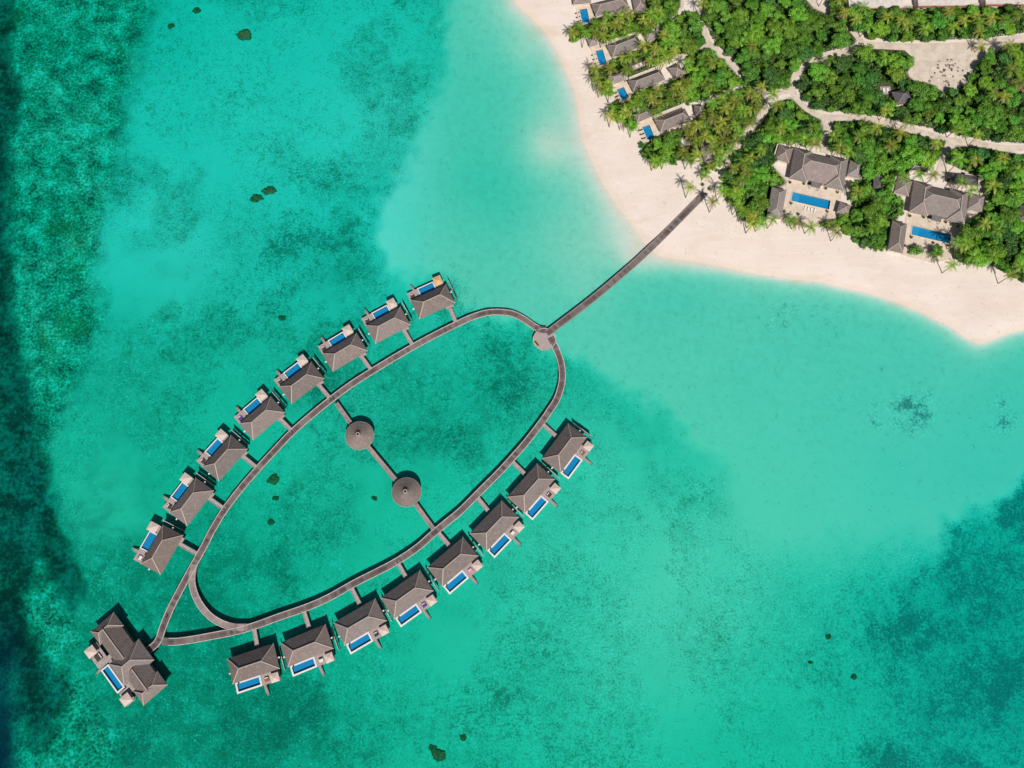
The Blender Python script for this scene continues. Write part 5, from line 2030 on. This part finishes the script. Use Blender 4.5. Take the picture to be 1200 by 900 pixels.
PALM_PX = [(712, 18), (738, 15), (722, 28), (737, 31), (754, 23), (671, 37), (687, 38), (707, 42), (698, 29), (697, 80), (716, 80), (731, 67), (741, 66), (757, 62), (768, 57), (735, 81), (776, 61), (790, 60),
           (756, 108), (772, 106), (764, 115), (790, 106), (800, 112), (749, 113), (785, 118), (796, 100), (720, 127), (733, 131), (728, 139), (742, 122), (772, 122), (752, 125),
           (808, 150), (826, 150), (836, 138), (850, 127), (870, 129), (890, 125), (848, 163), (826, 160), (817, 166), (842, 150), (862, 164), (846, 180), (856, 174), (768, 189), (779, 187), (846, 142), (862, 146), (878, 144), (836, 174),
           (860, 197), (872, 190), (874, 201), (862, 217), (880, 184), (870, 210), (866, 240), (872, 248), (892, 262), (905, 257), (882, 262), (883, 256),
           (1012, 9), (990, 14), (1040, 19), (1057, 24), (1064, 29), (1095, 22), (1112, 14), (1117, 31), (1145, 18), (1150, 27), (1178, 22), (1148, 38), (1085, 34), (1130, 24), (1192, 18),
           (1007, 60), (973, 70), (1038, 66), (1150, 54), (1185, 82), (1165, 110), (1178, 113), (1018, 118), (1038, 130), (1146, 158), (1065, 142), (1098, 168), (1125, 187), (1144, 188), (1176, 185), (1190, 60), (1184, 54), (1196, 96),
           (904, 152), (916, 150), (930, 160), (955, 168), (943, 163), (938, 158), (977, 160), (985, 172), (995, 178), (1028, 150), (1045, 170), (1008, 160), (1060, 207), (1078, 204), (1094, 205), (1139, 222), (1128, 214), (1005, 225), (1030, 236),
           (1128, 288), (1142, 300), (1198, 312), (1185, 322), (1140, 306), (1165, 300), (1190, 250), (1170, 270), (835, 73), (893, 102), (906, 110), (835, 8), (823, 4), (826, 205), (1155, 262)]
for (u, v) in PALM_PX:
    z = zone_of(u, v)
    if z is None:
        best = min(VEG, key=lambda k: min(seg_dist(u, v, VEG[k][i], VEG[k][(i + 1) % len(VEG[k])]) for i in range(len(VEG[k]))))
        z = best
    put_palm(u, v, z)
    placed.append((u, v))
for (u, v, z, hi) in ((808.5, 219, 'sand', 0), (835, 236, 'sand', 2), (847, 224, 'sand', 1), (862, 226, 'pier', 0), (927, 258, 'front', 3), (932, 262, 'front', 3), (950, 266, 'front', 1), (981, 272, 'front', 1), (975, 264, 'front', 3),
                      (1123, 283, 'front', 2), (1116, 310, 'front', 2), (1098, 296, 'front', 3), (1133, 285, 'front', 2)):
    put_palm(u, v, z, None, hi)
    placed.append((u, v))
# fill palms in the palm groves
DENS = {'first': (9, .95), 'second': (9, .95), 'third': (9, .95), 'fourth': (9, .95), 'north': (14, .25), 'pier': (13, .22), 'between': (15, .15), 'east': (15, .12), 'forest': (20, .05), 'middle': (20, .08)}
WESTPALM = {'first': lambda u, v: u < 775, 'second': lambda u, v: u < 785, 'third': lambda u, v: u < 806, 'fourth': lambda u, v: u > 800}
npalm = len(PALM_PX)
for zone, poly in VEG.items():
    d, pr = DENS[zone]
    us, vs_ = [p[0] for p in poly], [p[1] for p in poly]
    for k in range(900):
        u, v = random.uniform(min(us), max(us)), random.uniform(min(vs_), max(vs_))
        if not in_poly(u, v, poly) or blocked(u, v, 1.5) or not far_enough(u, v, d):
            continue
        if zone in WESTPALM and not WESTPALM[zone](u, v):
            continue
        if random.random() > pr:
            placed_skip = True
            if pr < .5:
                continue
        if npalm > 275:
            break
        if pr < .5 and random.random() > pr:
            continue
        put_palm(u, v, zone)
        placed.append((u, v))
        npalm += 1
# broadleaf trees
ntree = 0
tree_px = []
order = ['third', 'second', 'first', 'fourth', 'pier', 'between', 'east', 'forest', 'north', 'middle']
SP = {'forest': 13.2, 'middle': 13.6, 'north': 14, 'east': 13.2, 'between': 13.2, 'pier': 12.5, 'third': 12, 'second': 12, 'first': 12, 'fourth': 12.5}
for zone in order:
    poly = VEG[zone]
    us, vs_ = [p[0] for p in poly], [p[1] for p in poly]
    for k in range(2600):
        u, v = random.uniform(min(us), max(us)), random.uniform(min(vs_), max(vs_))
        if not in_poly(u, v, poly) or blocked(u, v, 4.2):
            continue
        if zone in WESTPALM and WESTPALM[zone](u, v) and random.random() > .04:
            continue
        if near_poly(u, v, BROWN, 0) and random.random() > .1:
            continue
        sp = SP[zone]
        if any((u - a) ** 2 + (v - b_) ** 2 < sp * sp for a, b_ in tree_px):
            continue
        if any((u - a) ** 2 + (v - b_) ** 2 < (8.5 if zone in ('first', 'second', 'third', 'fourth') else 6.5) ** 2 for a, b_ in placed):
            continue
        if ntree >= 298:
            break
        w = {'forest': 'bbbmmmdo', 'middle': 'bbmmmddo', 'north': 'bbmmd', 'east': 'bbmmd', 'between': 'bbbmmd', 'pier': 'bbbmd'}.get(zone, 'bbbmo')
        key = {'b': 'bright', 'm': 'mid', 'd': 'dark', 'o': 'olive'}[random.choice(w)]
        edge = min(seg_dist(u, v, poly[i], poly[(i + 1) % len(poly)]) for i in range(len(poly)))
        s = 2 if edge < 5 else random.choice((0, 0, 1, 2))
        sc = random.uniform(.75, .95) if edge < 4 else random.uniform(1.0, 1.38)
        put_tree(u, v, key, s, sc, zone)
        tree_px.append((u, v))
        ntree += 1
print('palms', npalm, 'trees', ntree)
# explicit rounded bushes
nb = 0
for (u, v, key, sc, lab) in ((711, 101, 'mid', 1.5, 'round green bush on the beach side of the third beach villa'), (741, 147, 'bright', 1.25, 'round bright bush beside the hut of the fourth beach villa'),
                             (1072.5, 294, 'mid', 1.5, 'round clipped bush on the sand before the eastern residence pool'), (1097, 293, 'mid', 1.6, 'dark bush with palms before the eastern residence pool'),
                             (979, 263, 'bright', 1.5, 'bright bush at the sand corner of the western residence terrace'), (968, 262, 'bright', 1.1, 'small bush beside the palms before the western residence'),
                             (828, 198, 'mid', 1.2, 'bush at the foot of the narrow beach hut'), (1151, 79, 'bright', 2.1, 'large round bush beside the sandy clearing'), (1049, 190, 'mid', 1.2, 'bush beside the low dark shed')):
    x, y, g = at_g(u, v, 1.5)
    o = bpy.data.objects.new('round_bush', BUSH[key][nb % 2])
    COL.objects.link(o)
    o.location = (x, y, g)
    o.scale = (sc, sc, sc)
    o.rotation_euler = (0, 0, random.uniform(0, 6))
    tag(o, lab, 'bush')
    nb += 1
nb = 0
for zone in order:
    poly = VEG[zone]
    us, vs_ = [p[0] for p in poly], [p[1] for p in poly]
    pts_b = []
    for k in range(1500):
        u, v = random.uniform(min(us) - 2, max(us) + 2), random.uniform(min(vs_) - 2, max(vs_) + 2)
        if blocked(u, v, 2.0) or nb >= 290:
            continue
        if not near_poly(u, v, poly, 1.0):
            continue
        edge = min(seg_dist(u, v, poly[i], poly[(i + 1) % len(poly)]) for i in range(len(poly)))
        if zone in WESTPALM and WESTPALM[zone](u, v) and random.random() > .12:
            continue
        if edge > 7 and random.random() > .25:
            continue
        if any((u - a) ** 2 + (v - b_) ** 2 < 6.5 ** 2 for a, b_ in pts_b) or any((u - a) ** 2 + (v - b_) ** 2 < 6 ** 2 for a, b_ in tree_px):
            continue
        key = random.choice(('bright', 'mid', 'olive') if zone in ('first', 'second', 'third', 'fourth', 'pier') else ('bright', 'mid', 'mid'))
        x, y, g = at_g(u, v, 1.5)
        o = bpy.data.objects.new('garden_bush', BUSH[key][nb % 2])
        COL.objects.link(o)
        o.location = (x, y, g)
        sc = random.uniform(.7, 1.15)
        o.scale = (sc, sc, sc * random.uniform(.8, 1.2))
        o.rotation_euler = (0, 0, random.uniform(0, 6))
        tag(o, 'low %s bush %s' % ({'bright': 'bright green', 'mid': 'mid green', 'olive': 'olive green'}[key], WHERE[zone]), 'bush', 'low bushes on the island')
        pts_b.append((u, v))
        nb += 1
print('bushes', nb)
# undergrowth: one mass of low leaves
m = MB()
vs, fs = [], []
R = random.Random(5)
areas = {}
for zone, poly in VEG.items():
    us, vs_ = [p[0] for p in poly], [p[1] for p in poly]
    A_ = (max(us) - min(us)) * (max(vs_) - min(vs_))
    for k in range(int(A_ * 1.0)):
        u, v = R.uniform(min(us), max(us)), R.uniform(min(vs_), max(vs_))
        if not in_poly(u, v, poly) or blocked(u, v, 1.2):
            continue
        if near_poly(u, v, BROWN, 0) and R.random() > .25:
            continue
        hh = .25 + 2.4 * max(0, .5 + .5 * math.sin(u * .45 + 2 * math.sin(v * .3)) * math.sin(v * .5 + u * .11)) * R.uniform(.6, 1)
        x, y, g = at_g(u, v, hh)
        nn = Vector((R.uniform(-1, 1), R.uniform(-1, 1), R.uniform(.4, 1.4))).normalized()
        t1 = nn.orthogonal().normalized()
        t1.rotate(Matrix.Rotation(R.uniform(0, 6.28), 3, nn))
        t2 = nn.cross(t1)
        s = R.uniform(.55, 1.1)
        p = Vector((x, y, g + hh))
        o = len(vs)
        vs += [p - t1 * s * .5, p + t2 * s * .35, p + t1 * s * .5, p - t2 * s * .35]
        fs.append((o, o + 1, o + 2, o + 3))
m.add(vs, fs)
tag(m.build('undergrowth', M['under']), 'low green undergrowth covering the island ground', None, None, 'stuff')
print('undergrowth', len(fs), 'objects', len(COL.objects))
